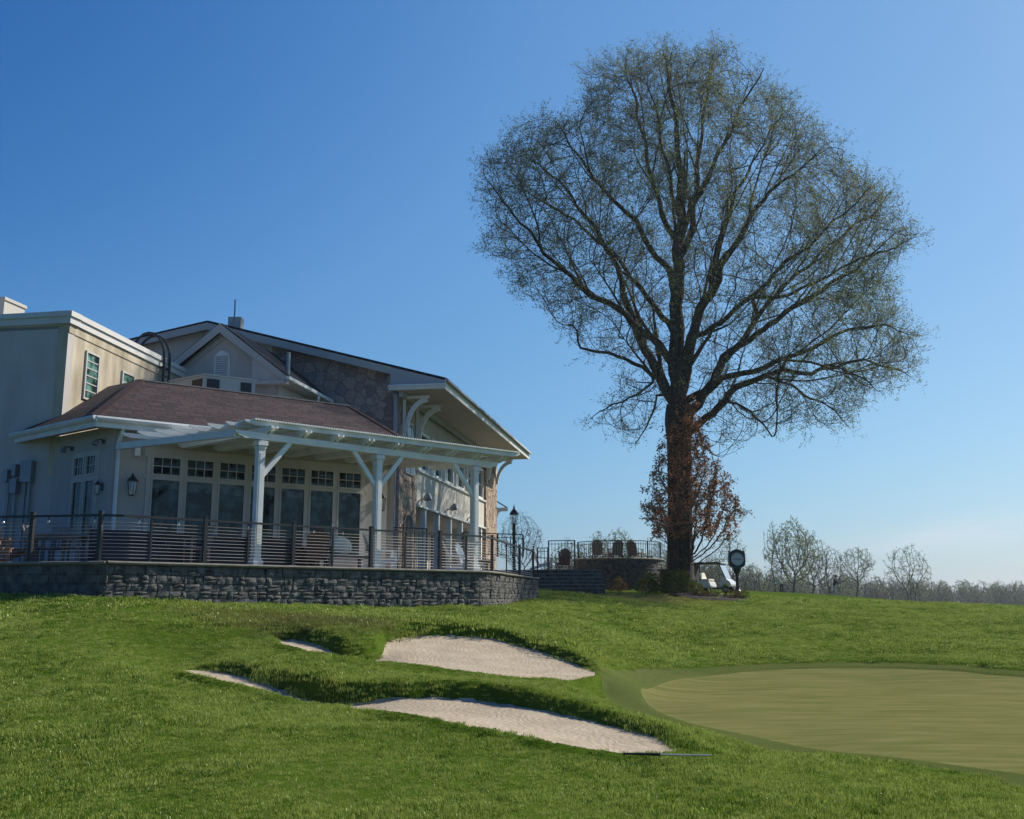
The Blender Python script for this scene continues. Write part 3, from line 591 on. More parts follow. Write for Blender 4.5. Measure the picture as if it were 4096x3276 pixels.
# ---------------------------------------------------------------- retaining wall of split-face blocks with a bullnose coping
def path_len(P): return [0] + list(np.cumsum([(P[i + 1] - P[i]).length for i in range(len(P) - 1)]))
def path_at(P, Lc, s):
    s = max(0, min(s, Lc[-1] - 1e-6)); i = max(0, min(int(np.searchsorted(Lc, s, side='right')) - 1, len(P) - 2))
    t = (s - Lc[i]) / max(Lc[i + 1] - Lc[i], 1e-9); d = (P[i + 1] - P[i]).normalized()
    return P[i].lerp(P[i + 1], t), Vector((d.y, -d.x, 0))
def block_wall(mb, P, z0f, z1, ch, wlo, whi, rough=.022, depth=.25, irregular=0):
    Lc = path_len(P); z = z1; row = 0
    zmin = min(z0f(p) for p in P) - .25
    while z > zmin:
        h = ch * random.uniform(.85, 1.15) if irregular else ch
        s = random.uniform(-.3, 0)
        while s < Lc[-1]:
            wd = random.uniform(wlo, whi); a, b = max(s, 0), min(s + wd, Lc[-1]); s += wd
            if b - a < .03: continue
            sub = [(z - h, z)] if not irregular or random.random() < .68 else [(z - h, z - h * random.uniform(.42, .58))]
            if irregular and sub[0][1] < z: sub.append((sub[0][1], z))
            for za, zb in sub:
                o = random.uniform(-rough, rough); g = .006
                p0, n0 = path_at(P, Lc, a + g); p1, n1 = path_at(P, Lc, b - g); nm = ((n0 + n1) / 2)
                nmid = (p0 + p1) / 2
                if z1 < 10 and zb < z0f(nmid) - .2: continue
                j = lambda: random.uniform(-rough * .55, rough * .55)
                f = [Vector((p0.x, p0.y, za + g)) + n0 * (o + j()), Vector((p1.x, p1.y, za + g)) + n1 * (o + j()), Vector((p1.x, p1.y, zb - g)) + n1 * (o + j()), Vector((p0.x, p0.y, zb - g)) + n0 * (o + j())]
                gn = 4 if irregular else 3; gv = []
                for jy in range(gn):
                    for jx in range(gn):
                        u_, v_ = jx / (gn - 1), jy / (gn - 1); q = f[0] * (1 - u_) * (1 - v_) + f[1] * u_ * (1 - v_) + f[2] * u_ * v_ + f[3] * (1 - u_) * v_
                        inn = 0 < jx < gn - 1 and 0 < jy < gn - 1
                        q = q + nm * (random.uniform(0, rough * 1.5) if inn else random.uniform(-rough, rough) * .35); gv.append(q)
                bk = [v - n * depth for v, n in zip(f, (n0, n1, n1, n0))]; L4 = gn * gn
                fs = [(jy * gn + jx, jy * gn + jx + 1, (jy + 1) * gn + jx + 1, (jy + 1) * gn + jx) for jy in range(gn - 1) for jx in range(gn - 1)]
                fs += [tuple(list(range(gn)) + [L4 + 1, L4]), tuple([jy * gn + gn - 1 for jy in range(gn)] + [L4 + 2, L4 + 1]), tuple([L4 - 1 - k for k in range(gn)] + [L4 + 3, L4 + 2]), tuple([jy * gn for jy in range(gn - 1, -1, -1)] + [L4, L4 + 3])]
                mb.add(gv + bk, fs)
        z -= h; row += 1
def backing(mb, P, z0f, z1, inset=.06):
    for i in range(len(P) - 1):
        d = (P[i + 1] - P[i]).normalized(); n = Vector((d.y, -d.x, 0)); a, b = P[i] - n * inset, P[i + 1] - n * inset
        mb.prism([(a.x, a.y, z0f(a) - .5), (b.x, b.y, z0f(b) - .5), (b.x, b.y, z1), (a.x, a.y, z1)], -n * .2)
def coping(mb, P, z, w, h, over):
    pts = []
    prof = [(over, z - h), (over + h * .35, z - h * .72), (over + h * .45, z - h * .45), (over + h * .25, z - h * .12), (over - .04, z), (over - w, z), (over - w, z - h)]
    Lc = path_len(P); n = max(2, int(Lc[-1] / .22)); m = len(prof); base = len(mb.v)
    for k in range(n + 1):
        p, nr = path_at(P, Lc, Lc[-1] * k / n); q = 0 if k % 3 else random.uniform(-.012, .012)
        for o, zz in prof: mb.v.append((p.x + nr.x * (o + q), p.y + nr.y * (o + q), zz + (q * .3)))
    for k in range(n):
        for i in range(m):
            a = base + k * m + i; b = base + k * m + (i + 1) % m; mb.f.append((a, b, b + m, a + m))
    mb.f.append(tuple(base + i for i in range(m))); mb.f.append(tuple(base + n * m + i for i in reversed(range(m))))
gzp = lambda p: gz(p.x, p.y)
rw = thing('retaining_wall', 'long grey split-stone retaining wall carrying the patio, curved at its right end', 'retaining wall', (CORN.x, CORN.y, gz(CORN.x, CORN.y - .1)))
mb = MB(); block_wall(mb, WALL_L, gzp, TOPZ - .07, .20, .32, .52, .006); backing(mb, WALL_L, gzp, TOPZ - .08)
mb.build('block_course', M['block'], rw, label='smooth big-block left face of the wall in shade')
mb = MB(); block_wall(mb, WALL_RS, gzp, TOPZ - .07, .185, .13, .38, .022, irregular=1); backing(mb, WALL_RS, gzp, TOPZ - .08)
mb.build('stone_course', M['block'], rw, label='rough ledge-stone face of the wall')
mb = MB(); coping(mb, WALL_L, TOPZ + .015, .34, .075, .05); coping(mb, WALL_RS, TOPZ + .02, .34, .075, .055); mb.build('coping', M['coping'], rw, smooth=False)
mb = MB(); mb.prism([(p[0], p[1], TOPZ - .2) for p in [(q.x - .0, q.y + .05) for q in WALL_L[:-1]]] + [((p + Vector((-.12, .1, 0))).x, (p + Vector((-.12, .1, 0))).y, TOPZ - .2) for p in WALL_RS] + [(-3.6, 62, TOPZ - .2), (-24, 62, TOPZ - .2)], (0, 0, .195))
struct(mb.build('patio', M['paver'], None), 'paved patio terrace in front of the clubhouse')
# ---------------------------------------------------------------- cable railing along the patio edge
rp_ = []
for p, q in zip(WALL_L + WALL_RS[1:], range(99)): rp_.append(p)
RAILP = []
full = WALL_L + WALL_RS[1:]
for i, p in enumerate(full):
    a = full[max(i - 1, 0)]; b = full[min(i + 1, len(full) - 1)]; d = (b - a).normalized(); RAILP.append(p - Vector((d.y, -d.x, 0)) * .17)
RL = path_len(RAILP)
def rail_s(sx):           # distance along the rail path at which a post stands, from the column of the photo where it is seen
    best = None
    for k in range(4000):
        s = RL[-1] * k / 4000; p, n = path_at(RAILP, RL, s)
        if p.y > 40: break
        d = p.y * CP + 1.3 * SP; e = abs((512 + 1024 * p.x / d) * 4 - sx)
        if best is None or e < best[0]: best = (e, s)
    return best[1]
rl = thing('cable_railing', 'black metal patio railing with horizontal steel cables on the coping', 'railing', (CORN.x, CORN.y, TOPZ + .02))
posts = [rail_s(s) for s in (125, 399, 819, 1172, 1483, 1759, 1968, 2078, 2135)]
posts = [posts[0] - 2.9, posts[0] - 5.8] + posts; posts.sort()
mids = [rail_s(s) for s in (603, 992, 1331, 1621, 1865, 2026)]
ztop = TOPZ + 1.02
for s in posts:
    p, n = path_at(RAILP, RL, s); an = math.atan2(n.y, n.x)
    mb = MB(); mb.box((p.x, p.y, TOPZ + .02 + .54), (.085, .085, 1.08), an); mb.box((p.x, p.y, TOPZ + .03), (.15, .15, .02), an); mb.box((p.x, p.y, TOPZ + 1.105), (.1, .1, .02), an); mb.build('post', M['dark'], rl)
for s in mids:
    p, n = path_at(RAILP, RL, s); mb = MB(); mb.box((p.x, p.y, TOPZ + .5), (.04, .04, .98), math.atan2(n.y, n.x)); mb.build('baluster', M['dark'], rl)
def along(z, s0, s1, step=.5):
    n = max(1, int((s1 - s0) / step)); out = []
    for k in range(n + 1): p, _ = path_at(RAILP, RL, s0 + (s1 - s0) * k / n); out.append(Vector((p.x, p.y, z)))
    return out
mb = MB()
for a, b in zip(posts[:-1], posts[1:]):
    q = along(ztop, a, b)
    for i in range(len(q) - 1): mb.beam(q[i], q[i + 1], .065, .05)
mb.build('top_rail', M['dark'], rl)
for k in range(11):
    z = TOPZ + .10 + k * .078; q = along(z, posts[0], posts[-1], .8); mb = MB(); mb.tube(q, .006, 4); mb.build('cable', M['steel'], rl)
sl_ = thing('string_light', 'string of small clear bulbs hanging below the patio top rail', 'string lights', tuple(along(ztop - .1, posts[2], posts[2] + .1)[0]))
for sx in (12, 195, 380, 548, 707, 985, 1250, 1365):
    s = rail_s(sx); p, n = path_at(RAILP, RL, s); p = p + n * .05
    mb = MB(); mb.tube([(p.x, p.y, ztop - .02), (p.x, p.y, ztop - .09)], .012, 6); mb.build('socket', M['dark'], sl_)
    mb = MB(); mb.lathe((p.x, p.y, ztop - .17), [(.004, 0), (.025, .02), (.03, .045), (.014, .08)], 8); mb.build('bulb', M['bulb'], sl_) if 'bulb' in M else None
# ---------------------------------------------------------------- clubhouse
CH = thing('clubhouse', 'large stucco and stone clubhouse with brown hipped dining wing and gabled hall behind', 'clubhouse', (-8, 36, TOPZ - .01))
def part(mb, name, m, label=None, uv=None, par=None, bevel=0): return mb.build(name, m, par or CH, label=label, uv=uv, bevel=bevel)
UP = Vector((0, 0, 1))
FD = Vector((math.sin(R(53)), math.cos(R(53)), 0)); FN = Vector((FD.y, -FD.x, 0))
SD = Vector((-.774, .633, 0)); SN = Vector((-.633, -.774, 0))
W0 = Vector((-10.75, 27.30, 0)); W1 = W0 + FD * 8.75; W2 = W0 + SD * 3.6
V_ = Vector((math.sin(R(10)), math.cos(R(10)), 0)); U_ = Vector((V_.y, -V_.x, 0))
T0 = Vector((-13.09, 29.30, 0)); TD = Vector((.89, 7.4, 0)).normalized(); TN = Vector((TD.y, -TD.x, 0)); T1 = T0 + TD * 7.6
def P(o, *terms):
    r = Vector(o)
    for d, k in terms: r = r + d * k
    return r
def wallq(mb, a, b, z0, z1, thick, n):     # upright slab from a to b, body behind the face
    mb.prism([(a.x, a.y, z0), (b.x, b.y, z0), (b.x, b.y, z1), (a.x, a.y, z1)], -n * thick)
# dining wing walls
mb = MB(); wallq(mb, W0, W1, .7, 4.62, .25, FN); part(mb, 'wall', M['stucco_warm'], 'window wall of the dining wing under the pergola')
mb = MB(); wallq(mb, W2, W0 - FD * .0, .7, 4.62, .25, SN); part(mb, 'wall', M['stucco_warm'], 'narrow side wall of the dining wing with a double window')
WB = W1 - FN * 6; mb = MB(); wallq(mb, W1, WB, .7, 4.62, .25, FD); part(mb, 'wall', M['stucco_warm'], 'right end wall of the dining wing')
# water table of stone at the side wall's foot
mb = MB(); wallq(mb, W0 + SD * 1.2 + SN * .05, W0 + SN * .05, .7, 1.35, .06, SN); part(mb, 'stone_base', M['fieldstone'])
# wing roof
E0 = Vector((-10.98, 26.60, 4.74)); EL_ = Vector((-14.6, 29.62, 4.74)); RA = Vector((-11.23, 30.2, 6.44)); RB = Vector((-5.57, 34.4, 6.44)); ER = Vector((-3.0, 32.55, 4.74))
def face_uv(o, u, v):
    return lambda c: (float((c - o).dot(u)), float((c - o).dot(v)))
def roof_face(poly, m, thick=.05, name='roof_slope', label=None, par=None):
    poly = [Vector(p) for p in poly]; n = (poly[1] - poly[0]).cross(poly[2] - poly[0]).normalized()
    if n.z < 0: n = -n
    u = Vector((0, 0, 1)).cross(n).normalized(); v = n.cross(u).normalized()
    mb = MB(); mb.prism(poly, n * thick); return part(mb, name, m, label, face_uv(poly[0], u, v), par)
roofw = MB(); roofw.prism([E0 + UP * -.02, ER + UP * -.02, RB + UP * -.06, RA + UP * -.06], (0, 0, .03)); wing_roof = part(roofw, 'roof', M['roof'], 'brown shingled hip roof of the dining wing', face_uv(E0, FD, (RA - E0).normalized()))
roof_face([E0, ER, RB, RA], M['roof'], par=wing_roof, label='broad brown front slope')
lw = (RA - E0).normalized(); back = RA + (RA - E0) * 0 
pl_n = (EL_ - E0).cross(RA - E0).normalized(); dl = (EL_ - E0).normalized(); up_l = (RA - E0) - dl * (RA - E0).dot(dl)
def on_plane(sx_, sy_, o, n):
    r = Vector(ray(sx_, sy_)); return r * (o.dot(n) / r.dot(n))
roof_face([E0, RA] + [on_plane(a, b, E0, pl_n) for a, b in ((338, 1570), (252, 1627), (106, 1722))] + [EL_], M['roof'], par=wing_roof, label='left hip slope against the tall block, in shade')
roof_face([ER, ER - FN * 6.0 + FD * .2, RB - FN * 1.5 + FD * .1, RB], M['roof'], par=wing_roof)
def ridge(mb, a, b, w=.22): mb.beam(a + UP * .06, b + UP * .06, w, .04)
mb = MB(); ridge(mb, RA, RB, .16); part(mb, 'ridge_cap', mat('ridge_flashing', (.34, .29, .25), .8, .2, 6), par=wing_roof)
for a_, b_ in ((E0, RA), (RB, ER)):
    mb = MB(); n_ = 26
    for k in range(n_): p, q = a_.lerp(b_, k / n_), a_.lerp(b_, (k + 1.15) / n_); mb.beam(p + UP * .05, q + UP * .065, .26, .02)
    part(mb, 'hip_cap', M['hipcap'], par=wing_roof)
# eave: soffit, fascia and gutter
mb = MB(); mb.prism([E0 + UP * -.1, ER + UP * -.1, Vector((W1.x, W1.y, 4.64)), Vector((W0.x, W0.y, 4.64)), Vector((W2.x, W2.y, 4.64)), EL_ + UP * -.1], (0, 0, .05)); part(mb, 'soffit', M['soffit'])
mb = MB()
for a, b in ((E0, ER), (EL_, E0)):
    d = (b - a).normalized(); n = Vector((d.y, -d.x, 0))
    prof = [(0, .02), (.13, .02), (.15, -.03), (.11, -.09), (.03, -.13), (0, -.13)]; base = len(mb.v)
    for p in (a - d * .0, b + d * .12): mb.v += [tuple(p + n * o + UP * z) for o, z in prof]
    m = len(prof); mb.f += [(base + i, base + (i + 1) % m, base + m + (i + 1) % m, base + m + i) for i in range(m)]; mb.f += [tuple(base + i for i in reversed(range(m))), tuple(base + m + i for i in range(m))]
    mb.prism([a + UP * -.13 + n * .0, b + UP * -.13, b + UP * -.26, a + UP * -.26], -n * .03)
part(mb, 'gutter', M['white'])
d0 = W0 + FN * .12 + FD * .12
mb = MB(); mb.tube([E0 + FD * .85 + FN * -.0 + UP * -.1, E0 + FD * .75 - FN * .1 + UP * -.25, Vector((d0.x, d0.y, 4.18)), Vector((d0.x, d0.y, 4.0)), Vector((d0.x, d0.y, .9))], .055, 8); part(mb, 'downspout', M['white'])
# windows
def window(o, d, n, s0, s1, z0, z1, cols, rows, m_frame='cream', m_glass='glass', fr=.075, dep=.06, mun=.022, label=None, par=None, sill=False):
    a = P(o, (d, s0)); b = P(o, (d, s1)); mb = MB()
    def bar(sa, sb, za, zb, dp=dep):
        q = P(o, (d, sa)); r = P(o, (d, sb)); mb.prism([(q.x, q.y, za), (r.x, r.y, za), (r.x, r.y, zb), (q.x, q.y, zb)], n * dp)
    bar(s0, s0 + fr, z0, z1); bar(s1 - fr, s1, z0, z1); bar(s0 + fr, s1 - fr, z0, z0 + fr); bar(s0 + fr, s1 - fr, z1 - fr, z1)
    if sill: bar(s0 - .06, s1 + .06, z0 - .07, z0, dep + .06)
    root = mb.build('window', M[m_frame], par or CH, label=label)
    mb = MB(); g0 = P(o, (d, s0 + fr), (n, .008)); g1 = P(o, (d, s1 - fr), (n, .008)); mb.prism([(g0.x, g0.y, z0 + fr), (g1.x, g1.y, z0 + fr), (g1.x, g1.y, z1 - fr), (g0.x, g0.y, z1 - fr)], n * .012); mb.build('pane', M[m_glass], root)
    if cols * rows > 1:
        mb = MB(); wi = (s1 - s0 - 2 * fr) / cols; hi = (z1 - z0 - 2 * fr) / rows
        for c in range(1, cols): bar(s0 + fr + wi * c - mun / 2, s0 + fr + wi * c + mun / 2, z0 + fr, z1 - fr, .034)
        for r_ in range(1, rows): bar(s0 + fr, s1 - fr, z0 + fr + hi * r_ - mun / 2, z0 + fr + hi * r_ + mun / 2, .038)
        mb.build('muntin', M[m_frame], root)
    return root
cs0, cs1 = 1.0, 7.62; pitch = (cs1 - cs0) / 7
mb = MB(); a_, b_ = P(W0, (FD, cs0 - .16)), P(W0, (FD, cs1 + .16))
for z0_, z1_ in ((3.86, 4.12), (3.26, 3.36), (1.26, 1.44)): mb.prism([(a_.x, a_.y, z0_), (b_.x, b_.y, z0_), (b_.x, b_.y, z1_), (a_.x, a_.y, z1_)], FN * .035)
for k in range(8):
    c = cs0 + pitch * k; q, r_ = P(W0, (FD, c - .07)), P(W0, (FD, c + .07)); mb.prism([(q.x, q.y, 1.44), (r_.x, r_.y, 1.44), (r_.x, r_.y, 3.26), (q.x, q.y, 3.26)], FN * .037); mb.prism([(q.x, q.y, 3.36), (r_.x, r_.y, 3.36), (r_.x, r_.y, 3.86), (q.x, q.y, 3.86)], FN * .037)
part(mb, 'window_trim', M['cream'])
for k in range(7):
    s0, s1 = cs0 + pitch * k + .055, cs0 + pitch * (k + 1) - .055
    window(W0, FD, FN, s0, s1, 3.34, 3.89, 3, 2, fr=.05); wd_ = window(W0, FD, FN, s0, s1, 1.42, 3.28, 1, 1, fr=.05); mb = MB(); hb_ = random.uniform(.2, .3); mb.prism([P(W0, (FD, s0 + .056), (FN, .021)) + UP * (3.224 - hb_), P(W0, (FD, s1 - .056), (FN, .021)) + UP * (3.224 - hb_), P(W0, (FD, s1 - .056), (FN, .021)) + UP * 3.224, P(W0, (FD, s0 + .056), (FN, .021)) + UP * 3.224], FN * .004); mb.build('roller_blind', M['blind'], wd_)
# side wall double window, transoms above
mb = MB(); q, r_ = P(W0, (SD, .62)), P(W0, (SD, 2.02))
[mb.prism([P(W0, (SD, sa)) + UP * za, P(W0, (SD, sb)) + UP * za, P(W0, (SD, sb)) + UP * zb, P(W0, (SD, sa)) + UP * zb], SN * .04) for sa, sb, za, zb in ((.60, .72, 1.35, 4.02), (1.92, 2.04, 1.35, 4.02), (.72, 1.92, 3.9, 4.02), (.72, 1.92, 3.22, 3.35), (.72, 1.92, 1.35, 1.46), (1.27, 1.37, 1.46, 3.22), (1.27, 1.37, 3.35, 3.9))]; part(mb, 'window_trim', M['cream'])
for s0, s1 in ((.70, 1.29), (1.35, 1.94)):
    window(W0, SD, SN, s0, s1, 3.33, 3.92, 3, 2, fr=.055, dep=.07); window(W0, SD, SN, s0, s1, 1.42, 3.24, 1, 1, fr=.055, dep=.07)
# tall block
ZT = 8.37; B0 = T0 - U_ * 14; B1 = T1 - U_ * 14
mb = MB(); wallq(mb, B0, T0 - U_ * .0, -.2, ZT - .35, .3, -V_); part(mb, 'wall', M['stucco'], 'shaded blank front wall of the tall flat-roofed block')
mb = MB(); wallq(mb, T0, T1, 3.5, ZT - .35, .3, TN); part(mb, 'wall', M['weathered'], 'sunlit stained side wall of the tall block')
mb = MB(); f0 = T0 - V_ * .14 + TN * .12; 
for zz, h_, o_ in ((ZT - .36, .20, .10), (ZT - .16, .16, .16)):
    a_, b_ = B0 - V_ * o_, T0 - V_ * o_ + TN * o_; mb.prism([(a_.x, a_.y, zz), (b_.x, b_.y, zz), (b_.x, b_.y, zz + h_ - .003), (a_.x, a_.y, zz + h_ - .003)], V_ * (.4 + o_))
    a_, b_ = T0 - V_ * o_ + TN * o_ + TD * .003, T1 + TN * o_ + TD * .5; mb.prism([(a_.x, a_.y, zz + .003), (b_.x, b_.y, zz + .003), (b_.x, b_.y, zz + h_), (a_.x, a_.y, zz + h_)], -TN * (.4 + o_))
part(mb, 'parapet', M['parapet'])
mb = MB(); mb.prism([B0 + UP * (ZT - .5), T0 + UP * (ZT - .5), T1 + UP * (ZT - .5), B1 + UP * (ZT - .5)], (0, 0, .1)); part(mb, 'flat_roof', M['stucco'])
# frieze band on the sunlit wall
mb = MB(); a_, b_ = T0 + TN * .001, T1; mb.prism([(a_.x, a_.y, ZT - .62), (b_.x, b_.y, ZT - .62), (b_.x, b_.y, ZT - .37), (a_.x, a_.y, ZT - .37)], TN * .03); part(mb, 'frieze', M['weathered'])
def tw(sx):       # distance along the sunlit wall seen at a photo column
    r = (sx / 4 - 512) / 1024 / .975; return (T0.x - r * T0.y) / (r * TD.y - TD.x)
for sx0, sx1, za, zb in ((338, 394, 5.95, 7.45), (488, 538, 5.4, 7.32)):
    s0, s1 = tw(sx0), tw(sx1); window(T0, TD, TN, s0, s1, za, zb, 1, 6, 'cream', 'glass_green', fr=.06, mun=.03, label='louvred green glass window in the sunlit wall')
# low flat roof between wing and gable
mb = MB(); mb.prism([Vector((-12.6, 31.6, 5.6)), Vector((-5.6, 34.6, 5.6)), Vector((-5.6, 39, 5.6)), Vector((-12.3, 37.2, 5.6))], (0, 0, .3)); part(mb, 'flat_roof', M['stucco'])
# main hall
M0 = Vector((-4.45, 40.0, 0)); ZE = 8.1; SL = .276
def mp(s, u, z): return Vector((M0.x + V_.x * s + U_.x * u, M0.y + V_.y * s + U_.y * u, z))   # hall coordinates: s along the facade, u outwards
AP = -8.17; ZA = 11.25; UE = 1.95; ZR = ZA - (UE - AP) * SL
def zr(u): return ZA - abs(u - AP) * (SL if u > AP else .18)
LHALL = 20.2
gab = [mp(0, 0, .6), mp(0, 0, zr(0) - .1), mp(0, -5.5, zr(-5.5) - .1), mp(0, -5.5, .6)]
mb = MB(); mb.prism([mp(0, -5.5, .6), mp(0, -5.5, zr(-5.5) - .1), mp(0, AP, ZA - .1), mp(0, -15, zr(-15) - .1), mp(0, -15, .6)], V_ * .3); part(mb, 'wall', M['stucco'], 'plain grey upper gable behind the small gable')
mb = MB(); mb.prism(gab, V_ * .3); part(mb, 'wall', M['fieldstone'], 'dark field-stone gable end of the main hall in shade')
def slab(poly, m, th, name, label=None, par=None): return roof_face(poly, m, th, name, label, par)
hall_roof = slab([mp(-.5, UE, ZR), mp(LHALL, UE, ZR), mp(LHALL, AP, ZA), mp(-.5, AP, ZA)], M['roof_dark'], .08, 'roof', 'long low-pitched roof of the main hall')
roof_face([mp(-.5, AP, ZA), mp(LHALL, AP, ZA), mp(LHALL, -16, zr(-16)), mp(-.5, -16, zr(-16))], M['roof_dark'], .08, par=hall_roof)
# rake boards on the gable
mb = MB()
for (ua, ub) in ((AP, -.25), (AP, -15.5)):
    a_, b_ = mp(-.5, ua, zr(ua) - .02), mp(-.5, ub, zr(ub) - .02); mb.prism([a_, b_, b_ + UP * -.30, a_ + UP * -.30], -V_ * .04)
    mb.prism([mp(-.46, ua, zr(ua) - .05), mp(-.46, ub, zr(ub) - .05), mp(.0, ub, zr(ub) - .05), mp(.0, ua, zr(ua) - .05)], (0, 0, -.05))
part(mb, 'rake_board', M['rake'], par=hall_roof)
# boxed eave return at the gable end, fascia, soffit
mb = MB(); mb.prism([mp(-.52, -.28, zr(-.28) - .03), mp(-.52, UE, ZR - .03), mp(-.52, UE, ZR - .2), mp(-.52, -.28, ZR - .2)], V_ * .06); part(mb, 'eave_return', M['grey_trim'], par=hall_roof)
mb = MB(); mb.prism([mp(-.56, -.32, ZR - .18), mp(-.56, UE + .02, ZR - .18), mp(-.56, UE + .02, ZR - .36), mp(-.56, -.32, ZR - .36)], V_ * .1)
mb.prism([mp(-.565, -.34, ZR - .16), mp(-.565, UE + .06, ZR - .16), mp(-.565, UE + .06, ZR - .24), mp(-.565, -.34, ZR - .24)], -V_ * .06); part(mb, 'fascia', M['white'], par=hall_roof)
mb = MB(); mb.prism([mp(-.56, UE + .001, ZR + .02), mp(LHALL, UE + .001, ZR + .02), mp(LHALL, UE + .001, ZR - .40), mp(-.56, UE + .001, ZR - .40)], U_ * .04); part(mb, 'fascia', M['white'], par=hall_roof)
mb = MB(); mb.prism([mp(-.6, UE + .045, ZR + .03), mp(LHALL, UE + .045, ZR + .03), mp(LHALL, UE + .12, ZR - .12), mp(-.6, UE + .12, ZR - .12)], U_ * .08); part(mb, 'gutter', M['grey_trim'], par=hall_roof)
mb = MB(); mb.prism([mp(-.46, UE, ZR - .38), mp(LHALL, UE, ZR - .38), mp(LHALL, -.02, ZR - .38), mp(-.46, -.02, ZR - .38)], (0, 0, .05)); part(mb, 'soffit', M['soffit'], par=hall_roof)
mb = MB(); mb.beam(mp(-.3, .12, ZR - .48), mp(LHALL, .12, ZR - .48), .16, .2); mb.beam(mp(-.02, -.16, .9), mp(-.02, -.16, ZR - .42), .12, .22, V_); part(mb, 'frieze', M['grey_trim'], par=hall_roof)
# stone piers and stucco facade
ZS = ZR - .42
mb = MB(); mb.prism([mp(.02, -.2, .6), mp(2.6, -.2, .6), mp(2.6, .02, .6), mp(.02, .02, .6)], (0, 0, ZS - .6)); part(mb, 'stone_pier', M['ledge'], 'sun-raked ledge-stone corner pier with an arched niche')
mb = MB(); mb.prism([mp(16.7, -.2, .6), mp(19.9, -.2, .6), mp(19.9, .12, .6), mp(16.7, .12, .6)], (0, 0, ZS - .6)); part(mb, 'stone_pier', M['ledge'], 'far ledge-stone pier at the end of the hall')
mb = MB(); wallq(mb, mp(2.6, -.15, 0), mp(16.7, -.15, 0), 5.28, ZS, .2, U_); part(mb, 'wall', M['stucco'], 'upper window wall of the hall')
mb = MB(); wallq(mb, mp(2.6, .03, 0), mp(16.7, .03, 0), 3.85, 5.28, .3, U_); part(mb, 'wall', M['band'], 'pale stucco band crossed by tree shadows')
mb = MB(); mb.beam(mp(2.6, .06, 5.30), mp(16.7, .06, 5.30), .14, .07); mb.beam(mp(2.6, .05, 3.84), mp(16.7, .05, 3.84), .12, .08); part(mb, 'ledge', M['white'])
mb = MB(); wallq(mb, mp(2.6, -1.8, 0), mp(16.7, -1.8, 0), .6, 3.9, .2, U_); part(mb, 'wall', M['stucco'], 'recessed lower wall of the hall behind white columns')
mb = MB(); mb.prism([mp(2.6, -1.9, 3.75), mp(16.7, -1.9, 3.75), mp(16.7, -.1, 3.75), mp(2.6, -.1, 3.75)], (0, 0, .08)); part(mb, 'soffit', M['stucco'])
mb = MB(); mb.prism([mp(16.5, -5, .6), mp(16.7, -5, .6), mp(16.7, -.2, .6), mp(16.5, -.2, .6)], (0, 0, 7.0)); part(mb, 'wall', M['stucco'])
for k in range(6):
    s = 4.2 + 2.37 * k; mb = MB(); mb.prism([mp(s - .12, -.22, .6), mp(s + .12, -.22, .6), mp(s + .12, .02, .6), mp(s - .12, .02, .6)], (0, 0, 3.2)); part(mb, 'column', M['white'])
    for g in (0,): window(mp(s + .25, -1.8, 0), V_, U_, .2, 1.7, .95, 3.3, 1, 1, 'white', 'glass', .08)
for k in range(6):
    s = 2.9 + 2.37 * k; window(mp(s, -.15, 0), V_, U_, 0, 1.75, 5.36, 7.05, 2, 2, 'white', 'glass', .12, .16, .06, label='tall upper hall window')
# niche and arched windows
def arch(o, d, n, s0, s1, z0, z1, k=10):
    r = (s1 - s0) / 2; c = (s0 + s1) / 2; pts = [(s0, z0), (s1, z0)] + [(c + r * math.cos(math.pi * i / k), z1 - r + r * math.sin(math.pi * i / k)) for i in range(k + 1)]
    return [P(o, (d, s)) + UP * z for s, z in pts]
def arch_opening(o, d, n, s0, s1, z0, z1, mf, mg, cols=2, rows=3, name='window', label=None):
    outer = arch(o, d, n, s0 - .12, s1 + .12, z0 - .02, z1 + .12); mb = MB(); mb.prism(outer, n * .07); root = part(mb, name, mf, label)
    mb = MB(); mb.prism([v + n * .072 for v in arch(o, d, n, s0, s1, z0 + .02, z1)], n * .01); mb.build('pane', mg, root)
    if cols > 1:
        mb = MB(); wd = s1 - s0
        for c in range(1, cols): q = P(o, (d, s0 + wd * c / cols)); mb.beam(q + UP * z0 + n * .085, q + UP * (z1 - .06) + n * .085, .03, .02, n)
        for r_ in range(1, rows): zz = z0 + (z1 - z0) * r_ / rows; mb.beam(P(o, (d, s0)) + UP * zz + n * .087, P(o, (d, s1)) + UP * zz + n * .087, .02, .03)
        mb.build('muntin', mf, root)
    return root
arch_opening(mp(0, .02, 0), V_, U_, .75, 1.85, .9, 3.35, M['ledge'], M['darkfab'], 1, 1, 'niche', 'arched niche in the stone pier, its shaded hollow a flat dark panel')  # charcoal panel paints the shade inside the niche; the pier has no hollow
arch_opening(mp(0, .02, 0), V_, U_, .85, 1.95, 5.0, 7.0, M['cream'], M['glass'], 2, 4, label='arched window in the corner pier')
arch_opening(mp(0, 0, 0), U_, -V_, -2.9, -1.2, 5.0, 6.5, M['grey_trim'], M['glass_pale'], 3, 3, label='arched fan window in the dark stone gable')
